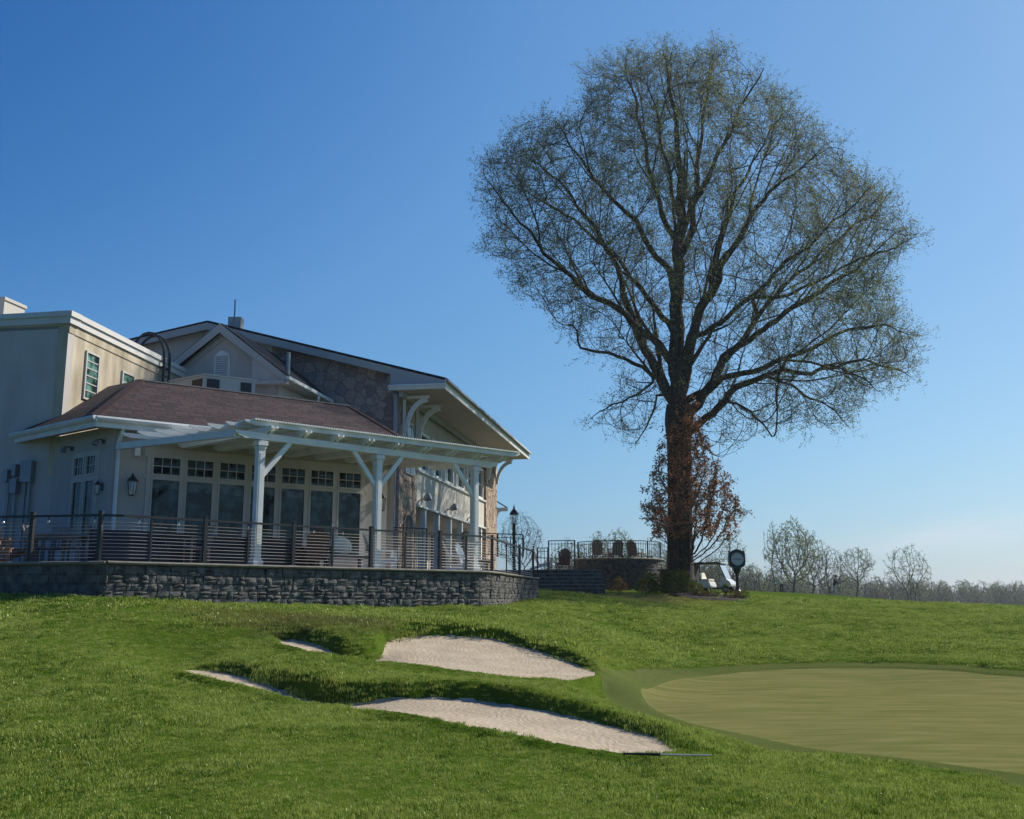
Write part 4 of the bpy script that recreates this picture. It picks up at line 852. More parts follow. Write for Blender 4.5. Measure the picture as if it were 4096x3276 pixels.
# curved eave brackets
def bracket(s):
    mb = MB(); wd = .10
    mb.beam(mp(s, .08, ZS - 1.75), mp(s, .08, ZS), wd, .13, V_); mb.beam(mp(s, .1, ZS - .08), mp(s, 1.1, ZS - .08), wd, .12)
    pts = [mp(s, .12 + 1.1 * (1 - math.cos(t)), ZS - 1.45 + 1.3 * math.sin(t)) for t in [math.pi / 2 * i / 8 for i in range(9)]]
    pts2 = [mp(s, .12 + .82 * (1 - math.cos(t)) + .13, ZS - 1.45 - .02 + 1.24 * math.sin(t) - .05) for t in [math.pi / 2 * i / 12 for i in range(13)]]
    pts = [mp(s, .12 + .88 * (1 - math.cos(t)), ZS - 1.45 + 1.34 * math.sin(t)) for t in [math.pi / 2 * i / 12 for i in range(13)]]
    mb.prism([p - V_ * .06 for p in pts + pts2[::-1]], V_ * .12)
    part(mb, 'bracket', M['white'])
for s in (.35, 2.35, 17.0, 19.6): bracket(s)
# flood lights under the band
for s in (3.1, 7.9, 12.7):
    mb = MB(); mb.beam(mp(s, .04, 4.1), mp(s, .3, 4.15), .06, .06); mb.tube([mp(s, .2, 4.12), mp(s, .28, 4.16), mp(s, .44, 4.24), mp(s, .5, 4.26)], [.06, .13, .17, .15], 10); part(mb, 'floodlight', M['galv'])
# small far porch roof beyond the hall
mb = MB(); a = at(1979, 2003, 62); mb.prism([a, at(2031, 2035, 61), at(2031, 2035, 66), at(1979, 2003, 66)], (0, 0, .08)); part(mb, 'porch_roof', M['roof'])
mb = MB(); mb.beam(at(1976, 2040, 61), at(2031, 2037, 61), .12, .22); mb.tube([at(1998, 2045, 61.3), at(1990, 2052, 61.4), at(1984, 2075, 61.5), at(1983, 2140, 61.5)], .06, 6); part(mb, 'porch_gutter', M['white'])
# cross gable in front of the stone gable
G0 = Vector((-8.08, 35.9, 0)); ZG0 = 7.85; GW = 5.32; GA = 2.66; ZGA = 9.92
def gp_(s, k, z): return Vector((G0.x - U_.x * s + V_.x * k, G0.y - U_.y * s + V_.y * k, z))    # s leftwards, k back
mb = MB(); mb.prism([gp_(.55, .35, 5.4), gp_(GW - .5, .35, 5.4), gp_(GW - .5, .35, 8.0), gp_(GA, .35, ZGA - .12), gp_(.55, .35, 8.2)], V_ * .25); part(mb, 'wall', M['stucco'], 'small stucco gable with an arched louvre vent')
mb = MB(); mb.prism([gp_(.55, .36, 5.4), gp_(.55, 4.6, 5.4), gp_(.55, 4.6, 8.0), gp_(.55, .36, 8.0)], -U_ * .25); part(mb, 'wall', M['stucco'])
gr_ = roof_face([gp_(0, 0, ZG0), gp_(0, 4.9, ZG0), gp_(GA, 4.9, ZGA), gp_(GA, 0, ZGA)], M['roof_dark'], .06, 'roof', 'dark shingle roof of the small gable')
roof_face([gp_(GW, 0, ZG0), gp_(GW, 4.9, ZG0), gp_(GA, 4.9, ZGA), gp_(GA, 0, ZGA)], M['roof_dark'], .06, par=gr_)
mb = MB()
for s in (0, GW):
    a_, b_ = gp_(s, -.01, ZG0 + .02), gp_(GA, -.01, ZGA + .02); mb.prism([a_, b_, b_ + UP * -.34, a_ + UP * -.26], -V_ * .04)
    a_, b_ = gp_(s + (.5 if s == 0 else -.5), .33, ZG0 + .1), gp_(GA, .33, ZGA - .3); mb.prism([a_, b_, b_ + UP * -.2, a_ + UP * -.2], -V_ * .03)
part(mb, 'rake_board', M['rake'], par=gr_)
mb = MB(); mb.prism([gp_(.02, .02, ZG0 - .02), gp_(1.35, .02, ZG0 + .98), gp_(1.35, .02, ZG0 - .08), gp_(.02, .02, ZG0 - .12)], V_ * .3); mb.beam(gp_(0.0, .1, ZG0 - .18), gp_(1.4, .1, ZG0 - .18), .3, .12); part(mb, 'eave_return', M['stucco'], par=gr_)
mb = MB(); mb.beam(gp_(-.06, -.05, ZG0 - .04), gp_(-.06, 4.6, ZG0 - .04), .12, .12); part(mb, 'gutter', M['white'], par=gr_)
mb = MB(); mb.prism([gp_(.02, .1, ZG0 - .12), gp_(.6, .1, ZG0 - .12), gp_(.6, 4.6, ZG0 - .12), gp_(.02, 4.6, ZG0 - .12)], (0, 0, .04)); part(mb, 'soffit', M['soffit'], par=gr_)
mb = MB(); mb.tube([gp_(-.05, 3.1, ZG0 - .1), gp_(-.05, 3.0, ZG0 - .4), gp_(.42, 1.9, ZG0 - .75), gp_(.46, .9, ZG0 - 1.0), gp_(.48, .5, ZG0 - 1.3), gp_(.48, .45, 5.6)], .05, 7); part(mb, 'downspout', M['white'])
ov = arch(gp_(0, .345, 0), -U_, -V_, 2.35, 2.97, 8.0, 9.0); mb = MB(); mb.prism(ov, -V_ * .05); vent = part(mb, 'louvre_vent', M['white'])
mb = MB(); 
for k in range(9): zz = 8.08 + k * .085; mb.beam(gp_(2.43, .285, zz), gp_(2.89, .285, zz), .03, .045)
mb.build('slat', M['grey_trim'], vent)
mb = MB(); mb.beam(gp_(.5, .33, 7.35), gp_(GW - .5, .33, 7.35), .04, .05); part(mb, 'string_course', M['stucco'])
# flood light, pipes, antenna on the roofs
p = gp_(-.1, 3.3, ZG0 - .55); mb = MB(); mb.box(p, (.26, .2, .3), .4); mb.beam(p, p + V_ * .3 + UP * .1, .05, .05); part(mb, 'floodlight', M['dark'])
p = gp_(.35, .9, ZG0 + .2); mb = MB(); mb.lathe(p, [(.11, -.1), (.09, .05), (.085, .9), (.085, .92)], 10); part(mb, 'vent_pipe', M['galv'], par=gr_)
p = at(942, 1320, 43); mb = MB(); mb.box(p + UP * .05, (.55, .5, .95)); part(mb, 'chimney', M['stucco'], par=hall_roof)
p = at(935, 1320, 42.6); mb = MB(); mb.tube([p, p + UP * 1.35], .035, 6); part(mb, 'antenna', M['galv'], par=hall_roof)
p = at(0, 1246, 37); mb = MB(); mb.box(p + Vector((-.62, .6, .05)), (1.9, 1.2, .7), R(-10)); mb.box(p + Vector((-.62, .6, .46)), (2.0, 1.3, .12), R(-10)); part(mb, 'chimney', M['band'])
# caged roof ladder on the sunlit wall
lad = MB()
for s in (tw(632), tw(655)):
    b = P(T0, (TD, s), (TN, .22)); pts = [b + UP * 5.4, b + UP * 8.3] + [b + UP * (8.3 + .95 * math.sin(t)) - TN * (.62 * (1 - math.cos(t))) for t in [math.pi * i / 10 for i in range(1, 11)]]
    pts.append(pts[-1] + UP * -.5); lad.tube(pts, .045, 6)
for k in range(11):
    z = 5.6 + k * .3; lad.tube([P(T0, (TD, tw(632)), (TN, .22)) + UP * z, P(T0, (TD, tw(655)), (TN, .22)) + UP * z], .018, 5)
for z in (6.3, 7.2, 8.0):
    for s in (tw(632), tw(655)): lad.tube([P(T0, (TD, s), (TN, .22)) + UP * z, P(T0, (TD, s), (TN, -.1)) + UP * z], .03, 5)
part(lad, 'roof_ladder', M['dark'])
# rooftop air unit behind the wing ridge
hv = thing('rooftop_unit', 'boxy cream rooftop air unit with dark grilles behind the brown roof ridge', 'air unit', (-10.3, 33.5, 5.9))
h0 = Vector((-10.3, 33.5, 0)); hr = Vector((1.26, .8, 0)).normalized(); hl = Vector((-1.5, 1.1, 0)).normalized()
mb = MB(); mb.prism([h0 + UP * 5.9, h0 + hr * 1.75 + UP * 5.9, h0 + hr * 1.75 + hl * 1.86 + UP * 5.9, h0 + hl * 1.86 + UP * 5.9], (0, 0, 1.48)); mb.build('casing', M['band'], hv)
hn = Vector((hr.y, -hr.x, 0)); ln = Vector((-hl.y, hl.x, 0))
for o, d, n, a_, b_ in ((h0, hr, hn, .1, .52), (h0, hr, hn, 1.25, 1.62), (h0, hl, ln, .08, .62)):
    q, r_ = o + d * a_, o + d * b_; mb = MB(); mb.prism([q + UP * 6.3, r_ + UP * 6.3, r_ + UP * 7.28, q + UP * 7.28], n * .02)
    for k in range(9): mb.beam(q + n * .025 + UP * (6.35 + k * .11), r_ + n * .025 + UP * (6.35 + k * .11), .02, .02)
    mb.build('grille', M['dark'], hv)
mb = MB(); mb.prism([h0 + UP * 7.383 - hr * .04 - hl * .04, h0 + hr * 1.8 - hl * .04 + UP * 7.383, h0 + hr * 1.8 + hl * 1.9 + UP * 7.383, h0 + hl * 1.9 - hr * .04 + UP * 7.383], (0, 0, .05)); mb.build('lid', M['band'], hv)
# ---------------------------------------------------------------- pergola
PG = thing('pergola', 'white timber pergola with slatted roof on three posts in front of the dining wing', 'pergola', tuple(PO1))
ZB0, ZB1 = 3.93, 4.10
for i, p in enumerate((PO1, PO2, PO3)):
    mb = MB(); an = math.atan2(PE.y, PE.x); mb.box((p.x, p.y, .81 + 1.55), (.185, .185, 3.1), an); 
    for sx_, sy_ in ((1, 0), (-1, 0), (0, 1), (0, -1)):
        c = p + PE * sx_ * .094 + PN * sy_ * .094; mb.box((c.x, c.y, 2.45), (.10 if sy_ else .012, .10 if sx_ else .012, 2.3), an)
    post = mb.build('post', M['white'], PG)
    mb = MB(); mb.box((p.x, p.y, .87), (.27, .27, .12), an); mb.box((p.x, p.y, .96), (.23, .23, .07), an); mb.build('base', M['white'], post)
    mb = MB(); mb.box((p.x, p.y, 3.73), (.22, .22, .06), an); mb.box((p.x, p.y, 3.84), (.27, .27, .12), an); mb.build('capital', M['white'], post)
    for s in ((1,) if i == 0 else (-1, 1) if i == 1 else (-1,)):
        mb = MB(); mb.beam(p + PE * s * .08 + UP * (3.05 - .81), p + PE * s * .85 + UP * (3.96 - .81), .09, .12, UP); mb.build('brace', M['white'], PG)
def tail(mb, a, d, length, w, h, z):      # timber with scrolled ends
    a = Vector((a.x, a.y, 0)); sd = Vector((d.y, -d.x, 0)).normalized()
    pr = [(0, h), (0, h * .62), (.06, h * .55), (.10, h * .3), (.2, h * .22), (.26, 0), (length - .26, 0), (length - .2, h * .22), (length - .10, h * .3), (length - .06, h * .55), (length, h * .62), (length, h)]
    mb.prism([a + d * x - sd * w / 2 + UP * (z + y) for x, y in pr], sd * w)
mb = MB(); tail(mb, PO1 - PE * .75, PE, 8.9, .16, .17, ZB0); mb.build('beam', M['white'], PG)
LEFT0 = Vector((-6.62, 24.98, 0)); LEFT1 = Vector((-10.75, 27.2, 0)); CE = Vector((math.sin(R(48.2)), math.cos(R(48.2)), 0)); LDIR = (LEFT1 - LEFT0).normalized()
mb = MB(); a_ = PO1 - PE * .72; b_ = Vector((-10.55, 27.12, 0)); dd = (b_ - Vector((a_.x, a_.y, 0))).normalized(); mb.beam((a_.x, a_.y, 4.02), (b_.x, b_.y, 4.02), .12, .17); mb.build('beam', M['white'], PG)
RD = Vector((math.sin(R(-48)), math.cos(R(-48)), 0))
def depth_to_wall(p, d):                        # run to just in front of the window wall
    return (W0 + FN * .12 - Vector((p.x, p.y, 0))).dot(FN) / d.dot(FN)
for k in range(9):
    p = PO1 + PE * (.15 + 1.0 * k); run = depth_to_wall(p, RD) if k < 8 else 3.0
    for o in (-.075, .075):
        mb = MB(); tail(mb, p + PE * o - RD * .36, RD, run + .3, .055, .165, ZB1 + .002); mb.build('rafter', M['white'], PG)
for k in range(8):                              # purlins along the facade, left ends stepping back
    t = k / 7; a_ = LEFT0.lerp(LEFT1, t * .93 + .0); a_ = a_ + PN * 0
    L_ = 9.2 - t * .7
    if k > 1: L_ = min(L_, 9.1 - t * 1.0)
    mb = MB(); tail(mb, a_, CE.lerp(FD, t).normalized(), L_, .05, .12, ZB1 + .169); mb.build('purlin', M['white'], PG)
mb = MB(); n_l = 118
for k in range(n_l):
    s = .25 + k * (8.9 / n_l); a_ = LEFT0 + CE * s - RD * .10; run = (depth_to_wall(a_, RD) if s < 8.2 else 3.3) - .1
    run = min(run, 4.9); mb.beam((a_.x, a_.y, ZB1 + .311), (a_ + RD * run).to_tuple()[:2] + (ZB1 + .311,), .056, .04)
mb.build('roof_slat', M['white'], PG)['kind'] = 'stuff'
# ---------------------------------------------------------------- trees by space colonisation
def colonise(nodes, parent, attr, step, infl, kill, iters, rng, up=.05, jit=.12, stiff=.25, origin=None, radial=0.0):
    nodes = [np.array(n, float) for n in nodes]; parent = list(parent); attr = np.array(attr, float); alive = np.ones(len(attr), bool)
    best_d = np.full(len(attr), 1e9); best_i = np.zeros(len(attr), int); fresh = list(range(len(nodes)))
    for it in range(iters):
        if not fresh: break
        kd = kdtree.KDTree(len(fresh))
        for i in fresh: kd.insert(nodes[i], i)
        kd.balance()
        for j in np.where(alive)[0]:
            co, i, d = kd.find(attr[j])
            if d < best_d[j]: best_d[j] = d; best_i[j] = i
        alive &= best_d > kill
        j = np.where(alive & (best_d < infl))[0]
        if len(j) == 0: break
        N_ = np.array(nodes); v = attr[j] - N_[best_i[j]]; v /= np.linalg.norm(v, axis=1)[:, None] + 1e-9
        acc = np.zeros((len(nodes), 3)); np.add.at(acc, best_i[j], v)
        ids = np.unique(best_i[j]); fresh = []; cnt = np.bincount(np.array(parent)[np.array(parent) >= 0], minlength=len(nodes))
        for i in ids:
            d = acc[i]; l = np.linalg.norm(d)
            if l < 1e-6 or cnt[i] > 3: continue
            d = d / l + rng.normal(0, jit, 3); d[2] += up
            if origin is not None: ov = nodes[i] - origin; d += radial * ov / (np.linalg.norm(ov) + 1e-9); d /= np.linalg.norm(d)
            if parent[i] >= 0:
                pd = nodes[i] - nodes[parent[i]]; pd /= np.linalg.norm(pd) + 1e-9; d = d * (1 - stiff) + pd * stiff; d /= np.linalg.norm(d)
            nodes.append(nodes[i] + d * step); parent.append(int(i)); fresh.append(len(nodes) - 1)
    return np.array(nodes), np.array(parent)
def radii(parent, r0, p, floor=None):
    n = len(parent); acc = np.zeros(n); ch = np.zeros(n, int)
    for i in range(n):
        if parent[i] >= 0: ch[parent[i]] += 1
    order = range(n - 1, -1, -1)
    r = np.zeros(n)
    for i in order:                    # children always come after their parents
        r[i] = (acc[i]) ** (1 / p) if ch[i] else r0
        if floor is not None: r[i] = max(r[i], floor[i])
        if parent[i] >= 0: acc[parent[i]] += r[i] ** p
    return r, ch
def tube_mesh(nodes, parent, r, ch, rmin=0, rmax=1e9, r_top=None):
    """chains from each fork to its tip; returns V, quads"""
    main = np.full(len(nodes), -1); 
    for i in range(1, len(nodes)):
        p = parent[i]
        if p >= 0 and (main[p] < 0 or r[i] > r[main[p]]): main[p] = i
    V, Q = [], []; nv = 0
    for i in range(len(nodes)):
        p = parent[i]
        if p >= 0 and main[p] == i: continue
        chain = ([p] if p >= 0 else []) + [i]
        while main[chain[-1]] >= 0: chain.append(main[chain[-1]])
        if len(chain) < 2: continue
        rr = r[chain].copy()
        if p >= 0: rr[0] = min(rr[0], rr[1] * 1.25)
        if not (rmin <= rr.max() < rmax): continue
        pts = nodes[chain]; m = len(pts); k = 12 if rr.max() > .3 else 7 if rr.max() > .08 else 4 if rr.max() > .025 else 3
        t = np.empty_like(pts); t[1:-1] = pts[2:] - pts[:-2]; t[0] = pts[1] - pts[0]; t[-1] = pts[-1] - pts[-2]; t /= np.linalg.norm(t, axis=1)[:, None] + 1e-9
        ref = np.array([.31, .77, .55]); x = np.cross(t, ref); x /= np.linalg.norm(x, axis=1)[:, None] + 1e-9; y = np.cross(t, x)
        an = np.arange(k) * 2 * np.pi / k
        ring = pts[:, None, :] + (x[:, None, :] * np.cos(an)[None, :, None] + y[:, None, :] * np.sin(an)[None, :, None]) * rr[:, None, None]
        V.append(ring.reshape(-1, 3)); a = np.arange(m - 1)[:, None] * k + np.arange(k)[None, :]; b = np.arange(m - 1)[:, None] * k + (np.arange(k)[None, :] + 1) % k
        Q.append(np.stack([a, b, b + k, a + k], -1).reshape(-1, 4) + nv); nv += m * k
    return np.concatenate(V), np.concatenate(Q)
def unit(a): return a / (np.linalg.norm(a, axis=-1, keepdims=True) + 1e-9)
def twigs(base, dirs, length, rng, r=.006, seg=2, spread=.6):
    """thin three-sided twigs, vectorised; returns V,F,points along for leaves"""
    n = len(base); d = unit(dirs + rng.normal(0, spread, (n, 3))); L_ = length * rng.uniform(.5, 1.2, (n, 1))
    p1 = base + d * L_ * .5; d2 = unit(d + rng.normal(0, .3, (n, 3)) + np.array([0, 0, .12])); p2 = p1 + d2 * L_ * .5
    x = unit(np.cross(d, np.array([.3, .5, .8]))); y = np.cross(d, x); V = []
    for p, rr in ((base, r), (p1, r * .75), (p2, r * .35)):
        for a in (0, 2.094, 4.189): V.append(p + (x * math.cos(a) + y * math.sin(a)) * rr)
    V = np.stack(V, 1).reshape(-1, 3); o = np.arange(n)[:, None] * 9; F = []
    for s in (0, 3):
        for k in range(3): a, b = s + k, s + (k + 1) % 3; F.append(np.concatenate([o + a, o + b, o + b + 3, o + a + 3], 1))
    return V, np.concatenate(F), p1, p2, d2
def leaves(pts, size, rng, droop=0.0, quad=True, aspect=.6):
    n = len(pts); d = unit(rng.normal(0, 1, (n, 3)) + np.array([0, 0, -droop])); x = unit(np.cross(d, rng.normal(0, 1, (n, 3)))); s = size * rng.uniform(.6, 1.3, (n, 1))
    a = pts; b = pts + d * s * .5 + x * s * aspect * .5; c = pts + d * s; e = pts + d * s * .5 - x * s * aspect * .5
    return np.stack([a, b, c, e], 1).reshape(-1, 3), (np.arange(n)[:, None] * 4 + np.arange(4)[None, :])
def joinF(parts):
    V, F, n = [], [], 0
    for v, f in parts: V.append(v); F.append(f + n); n += len(v)
    return np.concatenate(V), np.concatenate(F)
# ---- the great tree, limbs surveyed from the photograph and spread in depth
TY = 52.0
def z4(x, y): return 1850 + x / .958, 100 + y / .958
TRUNK = [(2722, 2372, 1.0, 0), (2722, 2352, .82, 0), (2722, 2325, .69, 0), (2721, 2280, .64, 0), (2720, 2150, .60, 0), (2720, 2000, .58, 0), (2718, 1860, .575, 0), (2716, 1760, .60, 0), (2716, 1690, .70, 0), (2716, 1620, .66, 0)]
LIMB = [
 ([(828,1480),(825,1400),(822,1330),(820,1250),(822,1180),(822,1100),(824,1020),(825,950),(828,870),(832,790),(838,700),(836,620),(830,540),(825,450),(815,350),(800,250),(780,170),(770,90)], .44, 0.5),
 ([(840,1400),(858,1320),(866,1260),(872,1200),(890,1150),(915,1090),(945,1035),(975,975),(992,915),(1020,880),(1050,830),(1085,770),(1130,700),(1180,640),(1240,590),(1310,540),(1400,470)], .30, -2.5),
 ([(805,1440),(775,1390),(745,1340),(720,1280),(695,1230),(665,1170),(645,1110),(625,1050),(610,980),(590,930),(560,860),(520,800),(470,730),(420,660),(360,590),(300,540),(230,500)], .27, 2.5),
 ([(810,1310),(770,1250),(730,1205),(680,1160),(620,1110),(560,1070),(500,1035),(440,995),(390,945),(340,890),(280,830),(220,750),(160,680),(90,590)], .22, -3.0),
 ([(812,1190),(790,1140),(750,1090),(700,1040),(660,985),(630,940),(590,890),(540,840),(480,800),(420,740),(350,700),(280,660),(190,620)], .17, 4.5),
 ([(818,1060),(805,1000),(790,940),(745,885),(700,820),(660,755),(620,710),(560,650),(500,590),(455,510),(400,440),(355,370)], .19, -1.5),
 ([(830,880),(815,820),(790,770),(765,720),(745,660),(725,580),(700,480),(680,380),(660,280),(630,190),(620,120)], .18, 2.0),
 ([(838,760),(815,690),(795,600),(780,520),(760,430),(735,320),(710,220)], .12, -4.0),
 ([(728,1345),(690,1310),(620,1280),(560,1262),(500,1245),(455,1235),(440,1212),(437,1180),(420,1160),(385,1150)], .10, 1.5),
 ([(730,1370),(690,1400),(665,1425),(620,1440),(580,1450),(540,1475),(500,1500)], .055, -1.5),
 ([(745,1420),(735,1470),(715,1520),(690,1560),(660,1600)], .05, 2.5),
 ([(860,1570),(905,1530),(950,1490),(1000,1440),(1050,1395),(1100,1365),(1160,1340),(1240,1322),(1330,1335),(1400,1315),(1480,1290),(1560,1290),(1640,1310),(1720,1350)], .21, 3.0),
 ([(855,1440),(900,1415),(945,1395),(1000,1355),(1080,1335),(1150,1312),(1230,1285),(1310,1250),(1410,1200),(1500,1160),(1600,1150),(1700,1180)], .20, -2.5),
 ([(858,1500),(905,1455),(945,1390),(970,1335),(1000,1280),(1040,1240),(1095,1205),(1150,1170),(1220,1115),(1300,1060),(1390,1010),(1480,950),(1570,890),(1650,850),(1740,815)], .24, 0.8),
 ([(1005,1285),(1060,1220),(1110,1160),(1150,1090),(1220,1010),(1300,940),(1390,860),(1470,790),(1560,730),(1650,640)], .14, 4.5),
 ([(880,1195),(930,1180),(990,1140),(1050,1085),(1110,1040),(1170,980),(1240,910),(1320,850),(1400,780),(1480,700),(1570,620)], .15, -4.5),
 ([(950,1030),(955,960),(970,890),(1000,810),(1010,740),(1040,660),(1080,580),(1130,500),(1180,400),(1240,330)], .13, 4.0),
 ([(830,900),(860,840),(880,760),(890,700),(915,640),(950,560),(990,480),(1020,420),(1060,330),(1110,240),(1150,170)], .18, -2.5),
 ([(845,800),(875,710),(895,620),(905,520),(915,420),(930,300),(950,180),(960,90)], .15, 3.0),
 ([(1110,1045),(1180,1040),(1260,1030),(1350,990),(1450,930),(1560,880),(1660,800)], .09, -6.0),
 ([(1160,1340),(1220,1370),(1290,1400),(1360,1440),(1430,1480),(1480,1540)], .07, 3.5),
 ([(985,1440),(1050,1450),(1110,1480),(1150,1530),(1180,1570)], .05, -3.0),
 ([(900,1540),(920,1600),(950,1640),(1000,1660)], .04, 3.0),
 ([(1240,1285),(1330,1290),(1430,1310),(1520,1350),(1600,1400)], .06, -5.0)]
nodes, parent, floor = [], [], []
def resample(P_, st):
    out = [P_[0]]
    for a, b in zip(P_[:-1], P_[1:]):
        n = max(1, int(round(np.linalg.norm(b[:3] - a[:3]) / st)))
        for k in range(1, n + 1): out.append(a + (b - a) * k / n)
    return out
P_ = [np.r_[np.array(at(x, y, TY + d)), r] for x, y, r, d in TRUNK]
for q in resample(P_, .5):
    nodes.append(q[:3]); parent.append(len(nodes) - 2); floor.append(q[3])
for li, (pts, r0, dep) in enumerate(LIMB):
    m = len(pts); P_ = []
    for k, (x, y) in enumerate(pts):
        t = k / (m - 1); P_.append(np.r_[np.array(at(*z4(x, y), TY + dep * t ** 1.1)), r0 * (1 - t) ** .8 * .92 + .02])
    base_i = int(np.argmin([np.linalg.norm(np.array(n) - P_[0][:3]) for n in nodes])); prev = base_i
    for qi_, q in enumerate(resample(P_, .45)):
        if qi_ > 2: q = q.copy(); q[:3] += np.array([math.sin(qi_ * .9 + li * 2.1), math.sin(qi_ * .7 + li), math.sin(qi_ * 1.1 + li * 3.3)]) * .07 + np.random.default_rng(li * 99 + qi_).normal(0, .025, 3)
        nodes.append(q[:3]); parent.append(prev); floor.append(q[3]); prev = len(nodes) - 1
LIMB_N = len(nodes)
OUT = [(735,40),(820,35),(900,60),(1000,80),(1090,130),(1150,170),(1215,260),(1290,300),(1360,340),(1430,410),(1500,430),(1490,530),(1545,600),(1640,640),(1690,710),(1770,820),(1700,930),(1660,1020),(1680,1120),(1750,1200),(1745,1360),(1640,1400),(1540,1420),(1530,1490),(1470,1550),(1330,1580),(1200,1560),(1140,1590),(1060,1640),(980,1620),(900,1560),(860,1500),(790,1500),(740,1560),(700,1640),(640,1660),(610,1580),(500,1560),(490,1470),(560,1430),(600,1340),(470,1290),(350,1180),(300,1110),(210,1050),(190,960),(70,920),(65,730),(70,620),(50,520),(140,470),(200,390),(215,330),(290,380),(345,340),(440,330),(450,220),(465,120),(560,140),(640,95),(700,120)]
OUT = np.array([z4(*p) for p in OUT])
# secondary limbs fan off the surveyed ones, running outwards beside their parents
rs = np.random.default_rng(23); base0 = np.array(at(2716, 1640, TY))
lens = {}
for i in range(len(TRUNK), LIMB_N):
    pass
kids = []
for i in range(40, LIMB_N):
    if floor[i] < .045 or floor[i] > .30 or rs.uniform() > .20: continue
    p0 = np.array(nodes[i]); tg = p0 - np.array(nodes[parent[i]]); tg /= np.linalg.norm(tg) + 1e-9; ov = p0 - base0; dist = np.linalg.norm(ov); ov = ov / (dist + 1e-9)
    sd_ = np.cross(tg, rs.normal(0, 1, 3)); sd_ /= np.linalg.norm(sd_) + 1e-9; d = tg * .55 + ov * .5 + sd_ * rs.uniform(.45, .8); d /= np.linalg.norm(d)
    kids.append((i, p0, d, floor[i] * rs.uniform(.35, .6), rs.uniform(2.5, 6.5)))
for i, p0, d, r0, L_ in kids:
    p = p0.copy(); prev = i; n = int(L_ / .45)
    for k in range(n):
        ov = p - base0; ov /= np.linalg.norm(ov) + 1e-9; d = d * .9 + ov * .12 + np.array([0, 0, .03]) + rs.normal(0, .07, 3); d /= np.linalg.norm(d); p = p + d * .45
        dd = p[1] * CP + p[2] * SP; px_ = (512 + 1024 * p[0] / dd) * 4; py_ = (409.5 - 1024 * (-p[1] * SP + p[2] * CP) / dd) * 4
        if sdf(np.array([px_]), np.array([py_]), OUT)[0] > -70: break
        nodes.append(p.copy()); parent.append(prev); floor.append(max(.014, r0 * (1 - (k + 1) / n) ** .8)); prev = len(nodes) - 1
print('secondary', len(kids), len(nodes))
rng = np.random.default_rng(5); att = []
cx = 2715
while len(att) < 8200:
    x = rng.uniform(OUT[:, 0].min(), OUT[:, 0].max(), 4000); y = rng.uniform(OUT[:, 1].min(), OUT[:, 1].max(), 4000); s = sdf(x, y, OUT); k = (s < -34) & (y > 225); x, y, s = x[k], y[k], s[k]
    row = 1 - np.abs(y - 950) / 900; D = 10.0 * np.sqrt(np.clip(np.minimum(-s / 430.0, 1), .02, 1)) 
    dep = rng.uniform(-1, 1, len(x)); e = np.sqrt(np.clip((1 - np.clip(-s / 520.0, 0, 1)) ** 2 + dep ** 2 * .8, 0, 1.5))
    cl_ = vnoise(x, y, .018, 41) + vnoise(x + dep * 300, y - dep * 200, .034, 42) * .8
    k = (rng.uniform(0, 1, len(x)) < np.clip(.25 + .9 * e ** 2, 0, 1)) & (cl_ > -.22 + .2 * rng.normal(0, 1, len(x)))
    for a, b, c in zip(x[k], y[k], (dep * D)[k]): att.append(np.array(at(a, b, TY + c)))
att = np.array(att[:8200])
nb0 = len(nodes)
BN, BP = colonise(nodes, parent, att, .44, 3.6, .50, 70, rng, .04, .07, .42, np.array(at(2716, 1640, TY)), .38)
fl = np.zeros(len(BN)); fl[:nb0] = floor
BR, BC = radii(BP, .011, 2.35, fl)
kcap = np.where(np.arange(len(BN)) < nb0, 1, 0)
print('big tree nodes', len(BN), 'r base', BR[0])
BR[:nb0] = np.maximum(fl[:nb0], np.minimum(BR[:nb0], fl[:nb0] * 1.05 + .015))
T_ = thing('shade_tree', 'huge lone spreading tree with thick dark trunk and fine new spring leaves', 'tree', tuple(at(2722, 2368, TY)))
V, F = tube_mesh(BN, BP, BR, BC, rmin=.06); o = np_mesh('trunk', V - np.array(T_.location), [F], M['bark'], T_, True)
V, F = tube_mesh(BN, BP, BR, BC, rmax=.06); M['twig'] = mat('twig_bark', (.075, .064, .054), .9)
thin = np.where((BR < .03) & (np.arange(len(BN)) >= len(TRUNK)))[0]; thin = thin[BP[thin] >= 0]
dirs = unit(BN[thin] - BN[BP[thin]]); rep = 2
dist_ = np.linalg.norm(BN[thin] - np.array(at(2716, 1500, TY)), axis=1); clump = vnoise(BN[thin][:, 0], BN[thin][:, 2] + .6 * BN[thin][:, 1], .9, 61) + .7 * vnoise(BN[thin][:, 0] + 3, BN[thin][:, 2] - .8 * BN[thin][:, 1], 1.8, 62); thin = thin[rng.uniform(0, 1, len(thin)) < np.clip((dist_ - 1.5) / 9, .25, .95) * np.clip(.82 + 1.5 * clump, .1, 1.1)]; dirs = unit(BN[thin] - BN[BP[thin]]); bs = np.repeat(BN[thin], rep, 0); ds = np.repeat(dirs, rep, 0); TV, TF, p1, p2, d2 = twigs(bs, ds + np.array([0, 0, .3]), .95, rng, .0075, spread=.42)
q_ = np.concatenate([p1, p2]); e_ = np.concatenate([d2, d2]); q_ = np.repeat(q_, 2, 0); e_ = np.repeat(e_, 2, 0)
SV, SF, p1, p2, d2 = twigs(q_, e_ + np.array([0, 0, .25]), .42, rng, .0048, spread=.6)
VV, FF = joinF([(V, F), (TV, TF), (SV, SF)]); np_mesh('branches', VV - np.array(T_.location), [FF], M['twig'], T_)
lp = np.concatenate([p1 + rng.normal(0, .03, p1.shape), p2 + rng.normal(0, .03, p2.shape), p2 + rng.normal(0, .06, p2.shape)]); lp = np.concatenate([lp, p2 + rng.normal(0, .09, p2.shape)])
